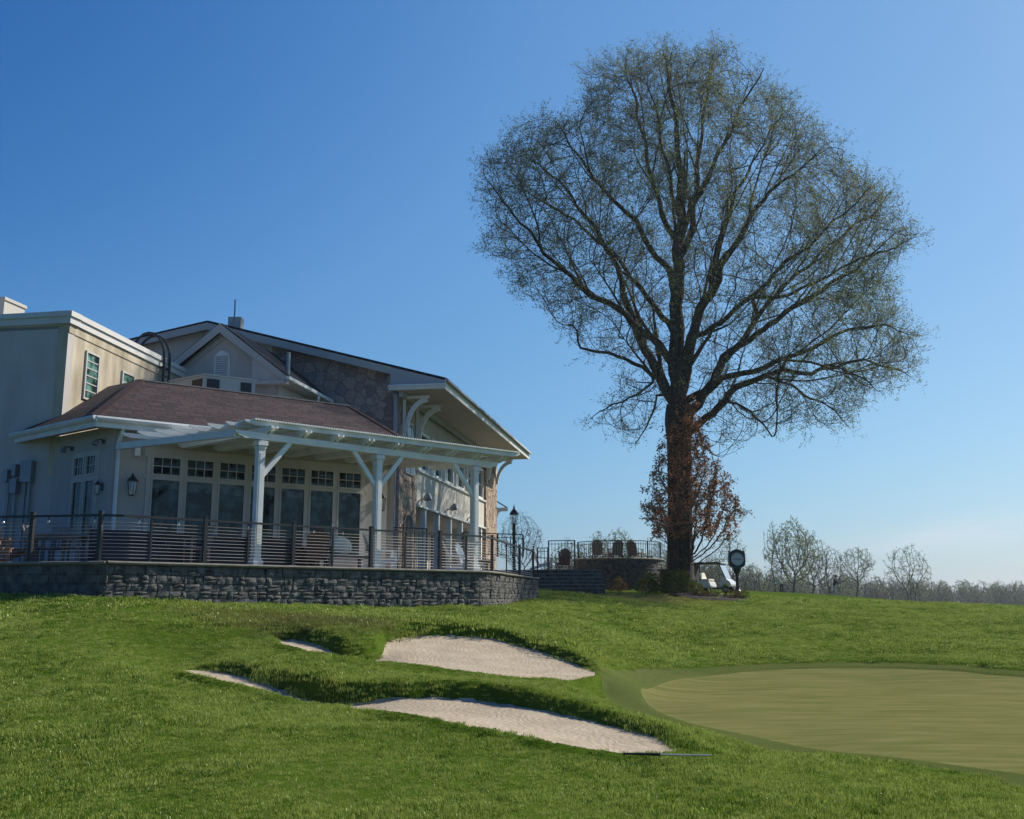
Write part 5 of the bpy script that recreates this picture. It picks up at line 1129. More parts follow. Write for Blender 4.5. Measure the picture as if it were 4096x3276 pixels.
V, F = leaves(lp, .088, rng, .2); np_mesh('foliage', V - np.array(T_.location), [F], M['leaf_big'], T_); print('leaves', len(lp))
# ---- generic smaller trees
def small_tree(h, crown, natt, seed, step, r0, trunk_h, stems=1, up=.1, leafsize=.3, leafn=1.0, lean=0, lm='leaf_far', bm='bark_far', tw=1.0, p=2.55, infl=6):
    """crown: list of (height fraction, half width) giving the outline; returns (trunk V,F) (leaf V,F)"""
    rg = np.random.default_rng(seed); nd, pr = [], []
    for s in range(stems):
        a = rg.uniform(0, 6.28); th = trunk_h * rg.uniform(.85, 1.15); n = max(3, int(th / step)); pv = -1
        for k in range(n + 1):
            t = k / n; off = (stems > 1) * .10 * h * t * np.array([math.cos(a), math.sin(a) * .5]); nd.append((off[0] + lean * t * h + .02 * h * math.sin(5 * t + a), off[1], th * t)); pr.append(pv if pv >= 0 else -1); pv = len(nd) - 1
    hs = np.array([c[0] for c in crown]); ws = np.array([c[1] for c in crown]); at_ = []
    while len(at_) < natt:
        z = rg.uniform(hs[0], hs[-1]); w_ = np.interp(z, hs, ws); 
        if rg.uniform(0, ws.max()) > w_: continue
        a = rg.uniform(0, 6.28); r = w_ * math.sqrt(rg.uniform(.05, 1)) * (1 + .15 * math.sin(3 * a + 7 * z)); at_.append((r * math.cos(a) + lean * z * h, r * math.sin(a), z * h))
    N_, Pp = colonise(nd, pr, at_, step, infl * step, step * 1.15, 60, rg, up, .2)
    r, c = radii(Pp, r0, p); V, F = tube_mesh(N_, Pp, r, c)
    thin = np.where((r < r0 * 2.6) & (Pp >= 0))[0]; thin = thin[N_[thin][:, 2] > .12 * h]; d = unit(N_[thin] - N_[Pp[thin]]); rp2 = max(1, int(2 * tw))
    TV, TF, p1, p2, _ = twigs(np.repeat(N_[thin], rp2, 0), np.repeat(d, rp2, 0), step * 1.5, rg, r0 * .7, spread=.7); V, F = joinF([(V, F), (TV, TF)])
    lp = np.concatenate([p1, p2]); lp = lp[rg.uniform(0, 1, len(lp)) < leafn] + 0; lp = lp + rg.normal(0, step * .2, lp.shape)
    return (V, F), leaves(lp, leafsize, rg)
def tree_obj(name, label, loc, data, bm, lm, group=None, parts=('trunk', 'crown')):
    t = thing(name, label, 'tree', tuple(loc), 0, group); np_mesh(parts[0], data[0][0], [data[0][1]], bm, t, True)
    if len(data[1][0]): np_mesh(parts[1], data[1][0], [data[1][1]], lm, t)
    return t
def tz(sx, sy_base, Y): p = at(sx, sy_base, Y); return Vector((p.x, p.y, gz(p.x, p.y) - .1))
# brown-leaved young tree in front of the trunk
d = small_tree(10.4, [(.14, .3), (.26, 2.0), (.38, 2.55), (.5, 2.15), (.66, 1.5), (.8, 1.0), (.92, .55), (1.0, .15)], 1100, 3, .22, .011, 1.4, 1, .28, .17, 0, lm='leaf_brown', tw=1, p=2.4, infl=12)
b0 = tz(2766, 2370, 50.5); rgb = np.random.default_rng(8)
bt = thing('copper_leaved_tree', 'slender young tree holding rusty brown dead leaves in front of the big trunk', 'tree', tuple(b0))
np_mesh('trunk', d[0][0], [d[0][1]], M['bark'], bt)
# leaf clumps at the twig ends (upper two thirds and outside)
tv = d[0][0]; c = tv[(tv[:, 2] > 2.9)]; c = c[rgb.choice(len(c), 2800, replace=False)]; rr = np.hypot(c[:, 0], c[:, 1]); c = c[(rr > .9) | (c[:, 2] > 4.2)]
lp = np.repeat(c, 6, 0); lp = lp + rgb.normal(0, .07, lp.shape); V, F = leaves(lp, .12, rgb, .5); np_mesh('foliage', V, [F], M['leaf_brown'], bt)
# distant trees, each a thing
FG = 'bare spring trees beyond the crest'
def far(name, label, sx, Y, top_sy, crown, natt, seed, **kw):
    p = tz(sx, 2400, Y); h = at(sx, top_sy, Y).z - p.z; st = h * .028
    d = small_tree(h, [(a, b * h) for a, b in crown], natt, seed, st, h * .0015, h * kw.pop('th', .36), leafsize=h * .02, **kw); return tree_obj(name, label, p, d, M['bark_far'], M['leaf_far'], FG)
RND = [(.34, .05), (.45, .20), (.6, .27), (.78, .22), (.92, .11), (1, .02)]; TALL = [(.35, .04), (.5, .10), (.7, .12), (.88, .10), (1, .03)]; FLAT = [(.5, .05), (.62, .2), (.76, .3), (.9, .24), (1, .08)]
far('poplar', 'thin twin-stemmed tall bare tree left of the rounder distant trees', 3105, 240, 2085, TALL, 420, 31, th=.5, stems=2, up=.2, leafn=.15)
far('distant_tree', 'tallest rounded yellow-green distant tree right of the thin twin-stemmed one', 3185, 235, 2072, RND, 900, 32, leafn=.75)
far('distant_tree', 'middle-height bare distant tree half behind the tallest rounded tree', 3252, 260, 2120, RND, 500, 33, leafn=.3)
far('distant_tree', 'bare bushy-topped distant tree above the golfer in the dark jacket', 3325, 230, 2178, RND, 600, 34, leafn=.12, th=.35)
far('distant_tree', 'neat round-headed distant tree on a straight bare trunk', 3432, 225, 2188, FLAT, 480, 35, leafn=.45, th=.48)
far('distant_tree', 'crooked forked distant tree with two leaning limbs, far right of the others', 3640, 225, 2182, [(.3, .05), (.45, .2), (.65, .34), (.82, .3), (1, .1)], 380, 36, leafn=.3, th=.2, stems=3)
far('distant_tree', 'slim distant tree rising just behind the street clock', 2935, 230, 2135, [(.3, .05), (.55, .16), (.8, .2), (1, .06)], 380, 37, leafn=.35, th=.35)
far('distant_tree', 'slim pale distant tree seen between big trunk and golf cart', 2860, 230, 2215, RND, 380, 38, leafn=.45)
far('distant_tree', 'yellow-green distant tree above the round terrace, right one', 2480, 250, 2108, RND, 620, 39, leafn=.8)
far('distant_tree', 'yellow-green distant tree above the round terrace, left one', 2400, 260, 2125, RND, 520, 40, leafn=.8)
far('distant_tree', 'low pale distant tree left of the round terrace', 2280, 270, 2150, RND, 420, 41, leafn=.7)
far('distant_tree', 'pale distant tree just left of the big trunk', 2640, 240, 2165, RND, 420, 42, leafn=.5)
p = tz(2075, 2380, 90); h = at(2075, 2050, 90).z - p.z
d = small_tree(h, [(.25, .1 * h), (.45, .36 * h), (.7, .38 * h), (.9, .22 * h), (1, .1 * h)], 1500, 51, h * .026, h * .0011, h * .25, 2, .02, leafn=0.02, leafsize=.1); tree_obj('bare_tree', 'bare spreading tree behind the black lamp post', p, d, M['bark_far'], M['leaf_far'])
# far wood: one mass of scrubby trees
wcol = bpy.data.collections.new('wood_trees')
for k in range(7):
    d = small_tree(9.0, [(.03, 1.2), (.25, 2.8), (.55, 3.2), (.8, 2.0), (1, .3)] if k % 2 else [(.03, .8), (.3, 1.8), (.6, 2.6), (.85, 2.2), (1, .4)], 240, 60 + k, .36, .03, 2.2, 3, .12, .3, .5 if k % 3 else .15)
    V, F = joinF([d[0], d[1]]); me = bpy.data.meshes.new('wood_tree'); o = np_mesh('wt', V, [F], M['bark_far']); me = o.data; me.materials.append(M['leaf_far'])
    mi = np.r_[np.zeros(len(d[0][1]), np.int32), np.ones(len(d[1][1]), np.int32)]; me.polygons.foreach_set('material_index', mi); COL.objects.unlink(o); wcol.objects.link(o); o.name = 'wood%02d' % k
rw_ = np.random.default_rng(77); wp, wr, ws_, wi = [], [], [], []
for k in range(330):
    sx = rw_.uniform(2130, 4500); f = np.clip((sx - 2700) / 1400, 0, 1); Y = rw_.uniform(255, 330) + 170 * f
    p = at(sx, 2400, Y); z = gz(p.x, Y); top = np.interp(sx, [2130, 2500, 2700, 2900, 3020, 3150, 3400, 3600, 3800, 3900, 4096, 4500], [2245, 2225, 2240, 2255, 2275, 2300, 2305, 2310, 2325, 2330, 2330, 2330])
    hh = (at(sx, top, Y).z - z) * rw_.uniform(.68, 1.12); wp.append((p.x, Y, z - .3)); wr.append((0, 0, rw_.uniform(0, 6.28))); ws_.append(hh / 9.0); wi.append(rw_.integers(0, 7))
o = instancer('far_wood', wp, wr, ws_, wi, wcol); o['kind'] = 'stuff'; o['label'] = 'hazy line of bare woodland along the far side of the course'; o['category'] = 'wood'
# ---------------------------------------------------------------- furniture
def adirondack(label, wood='white', group='adirondack chairs on the terraces'):
    t = thing('adirondack_chair', label, 'chair', (0, 0, 0), 0, group); m = M[wood]      # faces -Y
    mb = MB()
    for k in range(6): mb.beam((-.27, -.30 + k * .095, .37 - k * .022), (.27, -.30 + k * .095, .37 - k * .022), .08, .022)
    mb.build('seat', m, t, world=False)
    for k in range(7):
        x = -.27 + k * .09; hgt = .84 - .025 * abs(k - 3) ** 1.7; mb = MB(); mb.beam((x * .85, .22, .22), (x, .22 + hgt * .40, .22 + hgt), .082, .022, (0, -1, .4)); mb.build('back_slat', m, t, world=False)
    mb = MB(); mb.beam((-.28, .42, .62), (.28, .42, .62), .03, .07); mb.build('back_rail', m, t, world=False)
    for s in (-1, 1):
        mb = MB(); mb.beam((s * .33, -.42, .575), (s * .33, .44, .575), .13, .025); mb.build('armrest', m, t, world=False)
        mb = MB(); mb.beam((s * .31, -.34, 0), (s * .31, -.34, .565), .03, .10, (0, 1, 0)); mb.build('leg', m, t, world=False)
        mb = MB(); mb.beam((s * .285, -.40, .33), (s * .285, .62, .03), .03, .12); mb.build('side_rail', m, t, world=False)
    return t
def dchair(label, wood='greywood', group='dining chairs on the patio'):
    t = thing('patio_chair', label, 'chair', (0, 0, 0), 0, group); m = M[wood]
    mb = MB(); mb.box((0, 0, .45), (.52, .50, .05)); mb.build('seat', m, t, world=False)
    mb = MB()
    for k in range(6): x = -.21 + k * .084; mb.beam((x, .25, .5), (x, .36, .98), .05, .02, (0, -1, 0))
    mb.beam((-.26, .365, .98), (.26, .365, .98), .04, .07); mb.build('backrest', m, t, world=False)
    for sx_ in (-1, 1):
        for sy_ in (-1, 1): mb = MB(); mb.beam((sx_ * .23, sy_ * .22, 0), (sx_ * .23, sy_ * .22, .43 if sy_ > 0 else .66), .05, .05); mb.build('leg', m, t, world=False)
        mb = MB(); mb.beam((sx_ * .25, -.26, .67), (sx_ * .25, .3, .67), .06, .03); mb.build('armrest', m, t, world=False)
    return t
def ptable(label, loc, w, d, h, wood, rz):
    t = thing('patio_table', label, 'table', loc, rz); m = M[wood]
    mb = MB()
    for k in range(7): mb.box((0, -d / 2 + d * (k + .5) / 7, h - .02), (w, d / 7 - .012, .035))
    mb.build('tabletop', m, t, world=False)
    mb = MB(); mb.box((0, 0, h - .08), (w - .12, d - .12, .07)); mb.build('apron', m, t, world=False)
    for sx_ in (-1, 1):
        for sy_ in (-1, 1): mb = MB(); mb.box((sx_ * (w / 2 - .1), sy_ * (d / 2 - .1), (h - .1) / 2), (.08, .08, h - .1)); mb.build('leg', m, t, world=False)
    return t
PZ = TOPZ
def on_patio(sx, Y): x, y, z = ray(sx, 2200); return (x / y * Y, Y, PZ)
a0 = adirondack('tan wooden adirondack chair at the far left of the patio', 'wood'); a0.location = on_patio(22, 24.4); a0.rotation_euler.z = R(75)
ac = adirondack('sunlit white adirondack chair partly hidden by the middle pergola post'); ac.location = on_patio(1528, 29.6); ac.rotation_euler.z = R(104)
dup(ac, on_patio(1838, 33.2), R(98), 'sunlit white adirondack chair left of the right pergola post')
dup(ac, on_patio(1888, 34.6), R(70), 'sunlit white adirondack chair right behind the right pergola post')
ptable('weathered table by the side window of the dining wing', on_patio(225, 24.9), 1.3, .8, .74, 'greywood', R(10))
d0 = dchair('weathered wooden chair at the right end of the table by the side window'); d0.location = on_patio(292, 25.2); d0.rotation_euler.z = R(-70)
dup(d0, on_patio(160, 25.6), R(80), 'weathered wooden chair at the left end of the table by the side window')
dup(d0, on_patio(225, 26.0), R(5), 'weathered wooden chair behind the table by the side window')
def sofa(label, loc, rz, w_):
    t = thing('lounge_sofa', label, 'sofa', loc, rz, 'dark lounge sofas behind the railing'); 
    mb = MB(); mb.box((0, 0, .22), (w_, .85, .34)); mb.build('base', M['darkfab'], t, world=False, bevel=.03)
    mb = MB(); mb.box((0, .36, .62), (w_, .16, .48)); mb.build('backrest', M['darkfab'], t, world=False, bevel=.03)
    for s in (-1, 1): mb = MB(); mb.box((s * (w_ / 2 - .09), -.03, .48), (.17, .8, .22)); mb.build('armrest', M['darkfab'], t, world=False, bevel=.03)
    mb = MB(); mb.box((0, -.06, .44), (w_ - .36, .68, .12)); mb.build('seat_cushion', M['darkseat'], t, world=False, bevel=.03)
M['darkseat'] = mat('slate_cushion', (.035, .04, .05), .95, .1, 6)
sofa('dark lounge sofa left of the corner of the window row', on_patio(520, 25.0), R(40), 1.7)
sofa('dark lounge sofa behind the railing halfway to the left pergola post', on_patio(690, 25.9), R(40), 1.9)
sofa('dark lounge sofa beside the left pergola post', on_patio(905, 27.2), R(45), 1.8)
sofa('dark lounge sofa right of the left pergola post', on_patio(1120, 28.2), R(45), 1.8)
dup(d0, on_patio(785, 25.5), R(-50), 'weathered wooden chair between two dark sofas left of the first pergola post')
db = adirondack('brown adirondack chair seen from behind beside the cushioned bench', 'brownwood'); db.location = on_patio(1262, 28.0); db.rotation_euler.z = R(200)
loc = on_patio(1380, 28.2); bn = thing('patio_bench', 'low weathered bench with a fat cream cushion near the middle pergola post', 'bench', loc, R(44))
mb = MB(); mb.box((0, 0, .34), (1.5, .65, .07)); mb.build('seat', M['greywood'], bn, world=False)
mb = MB(); [mb.beam((-.7, .3, .45 + k * .09), (.7, .34, .45 + k * .09), .03, .06) for k in range(3)]; mb.build('backrest', M['greywood'], bn, world=False)
for sx_ in (-1, 1):
    for sy_ in (-1, 1): mb = MB(); mb.box((sx_ * .68, sy_ * .27, .16), (.07, .07, .32)); mb.build('leg', M['greywood'], bn, world=False)
cu = thing('cushion', 'fat cream cushion leaning on the low bench', 'cushion', (loc[0], loc[1], loc[2] + .40), R(44)); mb = MB(); mb.ball((0, 0, .25), .30, 8, (1.1, .45, .9))
for i, v in enumerate(mb.v): mb.v[i] = (math.copysign(min(abs(v[0]) * 1.15, .34), v[0]), v[1] + .22 + (v[2] - .25) * .25, v[2])
o = mb.build('filling', M['cushion'], cu, world=False, smooth=True)
ptable('low wooden side table in front of the white adirondack chairs', on_patio(1915, 33.2), .9, .6, .45, 'greywood', R(20))
# ---------------------------------------------------------------- lamps on the walls
def lantern(label, pos, n, sc=1.0):
    t = thing('wall_lantern', label, 'lantern', tuple(pos), math.atan2(n.y, n.x) + math.pi / 2); t.scale = (sc, sc, sc)      # local -Y points off the wall
    mb = MB(); mb.box((0, -.02, .05), (.12, .04, .34)); mb.tube([(0, -.03, .2), (0, -.12, .34), (0, -.2, .36), (0, -.22, .30)], .014, 6); mb.build('bracket', M['dark'], t, world=False)
    mb = MB(); c = (0, -.22, 0)
    mb.lathe((c[0], c[1], .12), [(.16, 0), (.165, .02), (.06, .13), (.025, .17), (.02, .19)], 4); mb.lathe((c[0], c[1], -.32), [(.09, 0), (.10, .02), (.09, .03)], 4)
    for k in range(4):
        a = math.pi / 2 * k; mb.beam((c[0] + .145 * math.cos(a), c[1] + .145 * math.sin(a), .12), (c[0] + .095 * math.cos(a), c[1] + .095 * math.sin(a), -.3), .014, .014)
    mb.build('cage', M['dark'], t, world=False)
    mb = MB(); mb.lathe((c[0], c[1], -.28), [(.08, 0), (.128, .39)], 4); mb.build('glass', M['lamp_glass'], t, world=False)
    mb = MB(); [mb.tube([(dx, c[1] + dy, -.28), (dx, c[1] + dy, -.08)], .012, 6) for dx, dy in ((-.03, 0), (.03, .02))]; mb.build('candle', M['cream'], t, world=False)
    return t
lantern('big black wall lantern left of the window row under the pergola', P(W0, (FD, .52), (FN, .02)) + UP * 3.02, FN, .9)
lantern('big black wall lantern right of the window row behind the middle post', P(W0, (FD, 8.2), (FN, .02)) + UP * 3.0, FN, .9)
lantern('small black carriage lantern right of the side double window', P(W0, (SD, .36), (SN, .02)) + UP * 2.95, SN, .6)
def sconce(label, pos, n):
    t = thing('wall_spotlight', label, 'spotlight', tuple(pos), math.atan2(n.y, n.x) + math.pi / 2)
    mb = MB(); mb.lathe((0, -.02, -.05), [(.05, 0), (.05, .1)], 8); mb.tube([(0, 0, .03), (0, -.12, .05), (0, -.2, .02)], .02, 6); mb.build('arm', M['dark'], t, world=False)
    mb = MB(); mb.tube([(0, -.2, .05), (0, -.24, -.02), (0, -.28, -.12)], [.03, .07, .09], 8); mb.build('shade', M['galv'], t, world=False)
sconce('small black spotlight above the right side-window sash', P(W0, (SD, .45)) + UP * 4.22, SN); sconce('small black spotlight above the left side-window sash', P(W0, (SD, 2.15)) + UP * 4.18, SN)
t = thing('wall_speaker', 'small white bracket box high on the wall under the pergola', 'speaker', tuple(P(W0, (FD, .62)) + UP * 3.95), 0)
mb = MB(); q = P(W0, (FD, .62), (FN, .1)); mb.box(q + UP * 4.0, (.14, .14, .34), R(37)); mb.build('housing', M['white'], t); mb = MB(); mb.beam(P(W0, (FD, .62)) + UP * 4.0, q + UP * 4.0, .04, .04); mb.build('bracket', M['white'], t)
# electrical gear in the inner corner
eb = thing('electrical_panel', 'grey electrical boxes with conduits on the shaded wall by the inner corner', 'electrical panel', tuple(T0 - U_ * 1.2 + UP * .8))
def onfront(k, z, o=.1): return T0 - U_ * k - V_ * o + UP * z
for k, z, w_, h_ in ((.85, 3.62, .34, .62), (1.22, 3.2, .2, .42), (1.24, 3.66, .12, .34), (1.5, 3.5, .14, .36)):
    mb = MB(); mb.box(onfront(k, z, .12), (w_, .22, h_), R(-10)); mb.build('box', M['galv'], eb)
for k, z in ((.78, 3.4), (.93, 3.4), (1.22, 3.1), (1.45, 3.4)):
    mb = MB(); mb.tube([onfront(k, z), onfront(k, .85)], .045, 7); mb.build('conduit', M['galv'], eb)
cb = thing('cable', 'loose black cable looping down the shaded stucco wall at the left', 'cable', tuple(onfront(2.2, 3.4, .06)))
mb = MB(); mb.tube([onfront(3.4, 3.2, .06), onfront(2.8, 3.05, .06), onfront(2.3, 3.25, .06), onfront(2.15, 3.5, .06)], .02, 6); mb.tube([onfront(2.1, 3.45, .06), onfront(2.18, 3.0, .08), onfront(2.3, 1.0, .08)], .022, 6); mb.tube([onfront(2.06, 3.45, .06), onfront(1.95, 2.8, .08), onfront(1.75, 1.6, .08), onfront(1.7, 1.0, .08)], .022, 6); mb.build('wire', M['dark'], cb)
mb = MB(); mb.box(onfront(2.2, 3.6, .05), (.12, .1, .26), R(-10)); mb.build('junction_box', M['galv'], cb)
# ---------------------------------------------------------------- steps, round terrace, lamp post, black railings
st = thing('stone_steps', 'dark shaded stone steps between patio and round terrace', 'steps', tuple(at(2230, 2362, 46)))
xa, xb = at(2100, 2300, 47).x, at(2420, 2300, 47).x
for k in range(6):
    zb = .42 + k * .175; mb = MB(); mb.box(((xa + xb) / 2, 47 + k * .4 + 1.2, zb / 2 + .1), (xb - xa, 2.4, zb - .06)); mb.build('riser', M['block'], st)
    mb = MB(); mb.box(((xa + xb) / 2, 47 + k * .4 + .15, zb + .065), (xb - xa + .06, .45, .05)); mb.build('tread', M['coping'], st)
UTZ = 1.45
mb = MB(); mb.box(((xa + xb) / 2 - 2.6, 56, UTZ - .5), (xb - xa + 3.4, 11.5, .9)); struct(mb.build('upper_terrace', M['paver'], None), 'paved upper terrace behind the steps')
TC = at(2474, 2300, 57.0); TR = 2.45
rt = thing('round_terrace_wall', 'round grey stone terrace wall with coping left of the big tree', 'terrace wall', (TC.x, TC.y, .4))
arc = [Vector((TC.x + TR * math.cos(a) * 1.0, TC.y + TR * math.sin(a), 0)) for a in [R(178) + R(214) * k / 40 for k in range(41)]]
zc = at(2480, 2232, 54.6).z
mb = MB(); block_wall(mb, arc, gzp, zc - .09, .2, .22, .5, .02, irregular=1); backing(mb, arc, gzp, zc - .1); mb.build('stone_course', M['block'], rt)
mb = MB(); coping(mb, arc, zc + .02, .4, .11, .05); mb.build('coping', M['coping'], rt)
mb = MB(); mb.prism([(p.x - (p.x - TC.x) * .06, p.y - (p.y - TC.y) * .06, zc - .2) for p in arc], (0, 0, .14)); mb.build('paving', M['paver'], rt)
pw = [at(2648, 2300, 53.6), at(2682, 2300, 53.2)]; pw = [Vector((p.x, p.y, 0)) for p in pw]; zp = at(2660, 2276, 53.4).z
pl = thing('stone_pillar', 'short capped stone pillar between round terrace and big tree trunk', 'pillar', (pw[0].x, pw[0].y, .3))
mb = MB(); block_wall(mb, pw, gzp, zp - .09, .18, .15, .35, .02, irregular=1); backing(mb, pw, gzp, zp - .1); block_wall(mb, [pw[0] + Vector((0, .6, 0)), pw[0]], gzp, zp - .09, .18, .15, .3, .02, irregular=1); mb.build('stone_course', M['block'], pl)
mb = MB(); c_ = (pw[0] + pw[1]) / 2; mb.box((c_.x, c_.y + .25, zp - .04), ((pw[1] - pw[0]).length + .2, .8, .1)); mb.build('cap', M['coping'], pl, bevel=.02)
def picket_rail(name, label, path, z0, h, gap=.14, post_every=1.6, curve=False):
    Lc = path_len(path); t = thing(name, label, 'railing', (path[0].x, path[0].y, z0)); 
    for zz, w_ in ((h, .05), (h - .16, .03), (.08, .035)):
        mb = MB()
        n = max(1, int(Lc[-1] / .4)); q = [path_at(path, Lc, Lc[-1] * k / n)[0] + UP * (z0 + zz) for k in range(n + 1)]
        for i in range(n): mb.beam(q[i], q[i + 1], w_, w_ * .8)
        mb.build('rail', M['dark'], t)
    n = int(Lc[-1] / gap)
    for k in range(n + 1):
        p, nn = path_at(path, Lc, Lc[-1] * k / n); post = (k % max(1, int(post_every / gap)) == 0) or k == n
        mb = MB(); mb.box((p.x, p.y, z0 + h / 2), ((.055, .055, h) if post else (.02, .02, h - .1)), math.atan2(nn.y, nn.x)); mb.build('post' if post else 'picket', M['dark'], t)
    return t
arc_in = [Vector((TC.x + (TR - .12) * math.cos(a), TC.y + (TR - .12) * math.sin(a), 0)) for a in [R(195) + R(160) * k / 30 for k in range(31)]]
picket_rail('picket_railing', 'curved black picket railing on the round terrace wall', arc_in, zc + .02, .90, .15)
pq = [at(2195, 2270, 50.2), at(2300, 2270, 49.8)]; picket_rail('picket_railing', 'straight black picket railing at the head of the dark steps', [Vector((p.x, p.y, 0)) for p in pq], UTZ, 1.35, .15)
pq = [at(2150, 2270, 49.2), at(2192, 2270, 49.0)]; picket_rail('picket_railing', 'short lower black picket railing left of the dark steps', [Vector((p.x, p.y, 0)) for p in pq], UTZ - .2, 1.15, .15)
pq = [at(1850, 2200, 44), at(2092, 2200, 45.5)]; picket_rail('picket_railing', 'black picket railing at the foot of the far stone pier', [Vector((p.x, p.y, 0)) for p in pq], at(1950, 2225, 44.5).z, at(1950, 2133, 44.5).z - at(1950, 2225, 44.5).z, .2)
pq = [at(1560, 2150, 38.5), at(1706, 2150, 39.2)]; picket_rail('picket_railing', 'black picket railing before the arched niche of the near pier', [Vector((p.x, p.y, 0)) for p in pq], PZ, at(1630, 2112, 38.8).z - PZ, .16)
# lamp post
lp0 = at(2056, 2250, 47); zb = .8; zt = at(2057, 2016, 47).z
lt = thing('lamp_post', 'black lantern lamp post standing right of the clubhouse', 'lamp post', (lp0.x, lp0.y, zb))
mb = MB(); mb.lathe((lp0.x, lp0.y, zb), [(.16, 0), (.16, .25), (.10, .35), (.075, .5), (.07, zt - zb - 1.05), (.10, zt - zb - 1.02), (.05, zt - zb - .95)], 12); mb.build('post', M['darkgreen'], lt)
zl = zt - .95
mb = MB(); mb.lathe((lp0.x, lp0.y, zl), [(.10, 0), (.11, .03), (.10, .05)], 8); mb.lathe((lp0.x, lp0.y, zl + .46), [(.20, 0), (.21, .03), (.15, .14), (.07, .24), (.03, .28), (.05, .33), (.02, .38), (.012, .47)], 8)
for k in range(6): a = k * math.pi / 3; mb.beam((lp0.x + .1 * math.cos(a), lp0.y + .1 * math.sin(a), zl + .04), (lp0.x + .19 * math.cos(a), lp0.y + .19 * math.sin(a), zl + .47), .02, .02)
mb.build('lantern_frame', M['darkgreen'], lt); mb = MB(); mb.lathe((lp0.x, lp0.y, zl + .05), [(.09, 0), (.175, .41)], 6); mb.build('lantern_glass', M['lamp_glass'], lt); mb = MB(); mb.tube([(lp0.x, lp0.y, zl + .08), (lp0.x, lp0.y, zl + .32)], .03, 6); mb.build('lamp_tube', M['white'], lt)
# chairs on the upper terraces
dup(ac, (at(2172, 2250, 51.5).x, 51.5, UTZ), R(100), 'sunlit white adirondack chair behind the lower picket railing')
dup(db, (at(2255, 2250, 52).x, 52, UTZ), R(185), 'brown adirondack chair behind the head of the dark steps', group='adirondack chairs on the terraces')
dg_ = adirondack('left grey adirondack chair on the round terrace', 'greywood'); dg_.location = (at(2395, 2250, 56).x, 56.4, zc); dg_.rotation_euler.z = R(170)
dup(dg_, (at(2470, 2250, 56).x, 56.8, zc), R(190), 'middle grey adirondack chair on the round terrace')
dup(dg_, (at(2548, 2250, 56).x, 57.0, zc), R(150), 'right grey adirondack chair on the round terrace')
# ---------------------------------------------------------------- planting bed with shrubs
def shrub(name, label, loc, w_, h_, n, lm, seed, ls=.08, group=None):
    rg = np.random.default_rng(seed); t = thing(name, label, 'shrub', tuple(loc), 0, group)
    mb = MB()
    tips = []
    for k in range(14):
        a = rg.uniform(0, 6.28); r = w_ * .5 * math.sqrt(rg.uniform(.1, 1)); e = Vector((r * math.cos(a), r * math.sin(a), h_ * rg.uniform(.5, .95) * (1 - .45 * (r / (w_ * .5)) ** 2))); mb.tube([(0, 0, -.05), e * .5 + Vector((0, 0, .05)), e], [.014, .01, .005], 4); tips.append(e)
    mb.build('stems', M['twig'], t, world=False)
    p = []
    while len(p) < n:
        q = rg.normal(0, 1, 3); q /= np.linalg.norm(q); q *= rg.uniform(.55, 1.0) ** .6 * (1 + .2 * math.sin(5 * q[0] + seed) * math.cos(4 * q[2]))
        if q[2] < -.15: continue
        p.append((q[0] * w_ / 2, q[1] * w_ / 2, h_ * (.25 + .72 * q[2])))
    V, F = leaves(np.array(p), ls, rg); np_mesh('foliage', V, [F], lm, t); return t
g = lambda sx, Y, dz=0: Vector((at(sx, 2360, Y).x, Y, gz(at(sx, 2360, Y).x, Y) + dz))
shrub('shrub', 'rounded green shrub at the foot of the big tree trunk', g(2688, 49.6), 2.6, 1.25, 2600, M['leaf_bush'], 3, .10)
shrub('shrub', 'dark green shrub against the right end of the round terrace wall', g(2592, 51.8), 1.1, 1.05, 900, M['leaf_bush'], 4, .09)
shrub('shrub', 'small brown dry shrub in front of the shaded terrace wall', g(2476, 52.2), 1.0, 0.75, 700, M['leaf_dry'], 5, .07)
FLW = 'small flowering plants along the mulch bed'
for sx, Y, nm, s_ in ((2800, 49.2, 'flowering plant with pinkish tips nearest the big trunk in the mulch bed', 11), (2845, 49.5, 'pale flowering plant below the rear of the golf cart', 12), (2930, 49.0, 'dry reddish plant at the right end of the mulch bed', 13), (2962, 49.6, 'low green plant at the right tip of the mulch bed', 14)):
    shrub('bedding_plant', nm, g(sx, Y), .9, .5, 420, M['leaf_bush'] if s_ % 2 == 0 else M['leaf_dry'], s_, .07, FLW)
bed = []
for sx, Y in ((2655, 50.5), (2690, 48.6), (2750, 47.6), (2850, 46.8), (2940, 46.6), (2975, 47.6), (2985, 50), (2950, 52), (2850, 53.5), (2740, 54), (2670, 53)): p = at(sx, 2380, Y); bed.append((p.x, p.y))
bed = catmull(bed, 5); cxb, cyb = bed.mean(0); mb = MB(); ringn = 6
for k in range(ringn + 1):
    f = 1 - k / ringn
    for x, y in bed:
        X_, Y_ = cxb + (x - cxb) * f, cyb + (y - cyb) * f; mb.v.append((X_, Y_, gz(X_, Y_) + (.03 if k == 0 else .10 + .02 * random.random())))
nb_ = len(bed)
for k in range(ringn):
    for i in range(nb_): mb.f.append((k * nb_ + i, k * nb_ + (i + 1) % nb_, (k + 1) * nb_ + (i + 1) % nb_, (k + 1) * nb_ + i))
struct(mb.build('mulch_bed', mat('mulch', (.022, .015, .013), .95, .4, 9, .8, 25), None), 'dark mulch bed under the big tree')
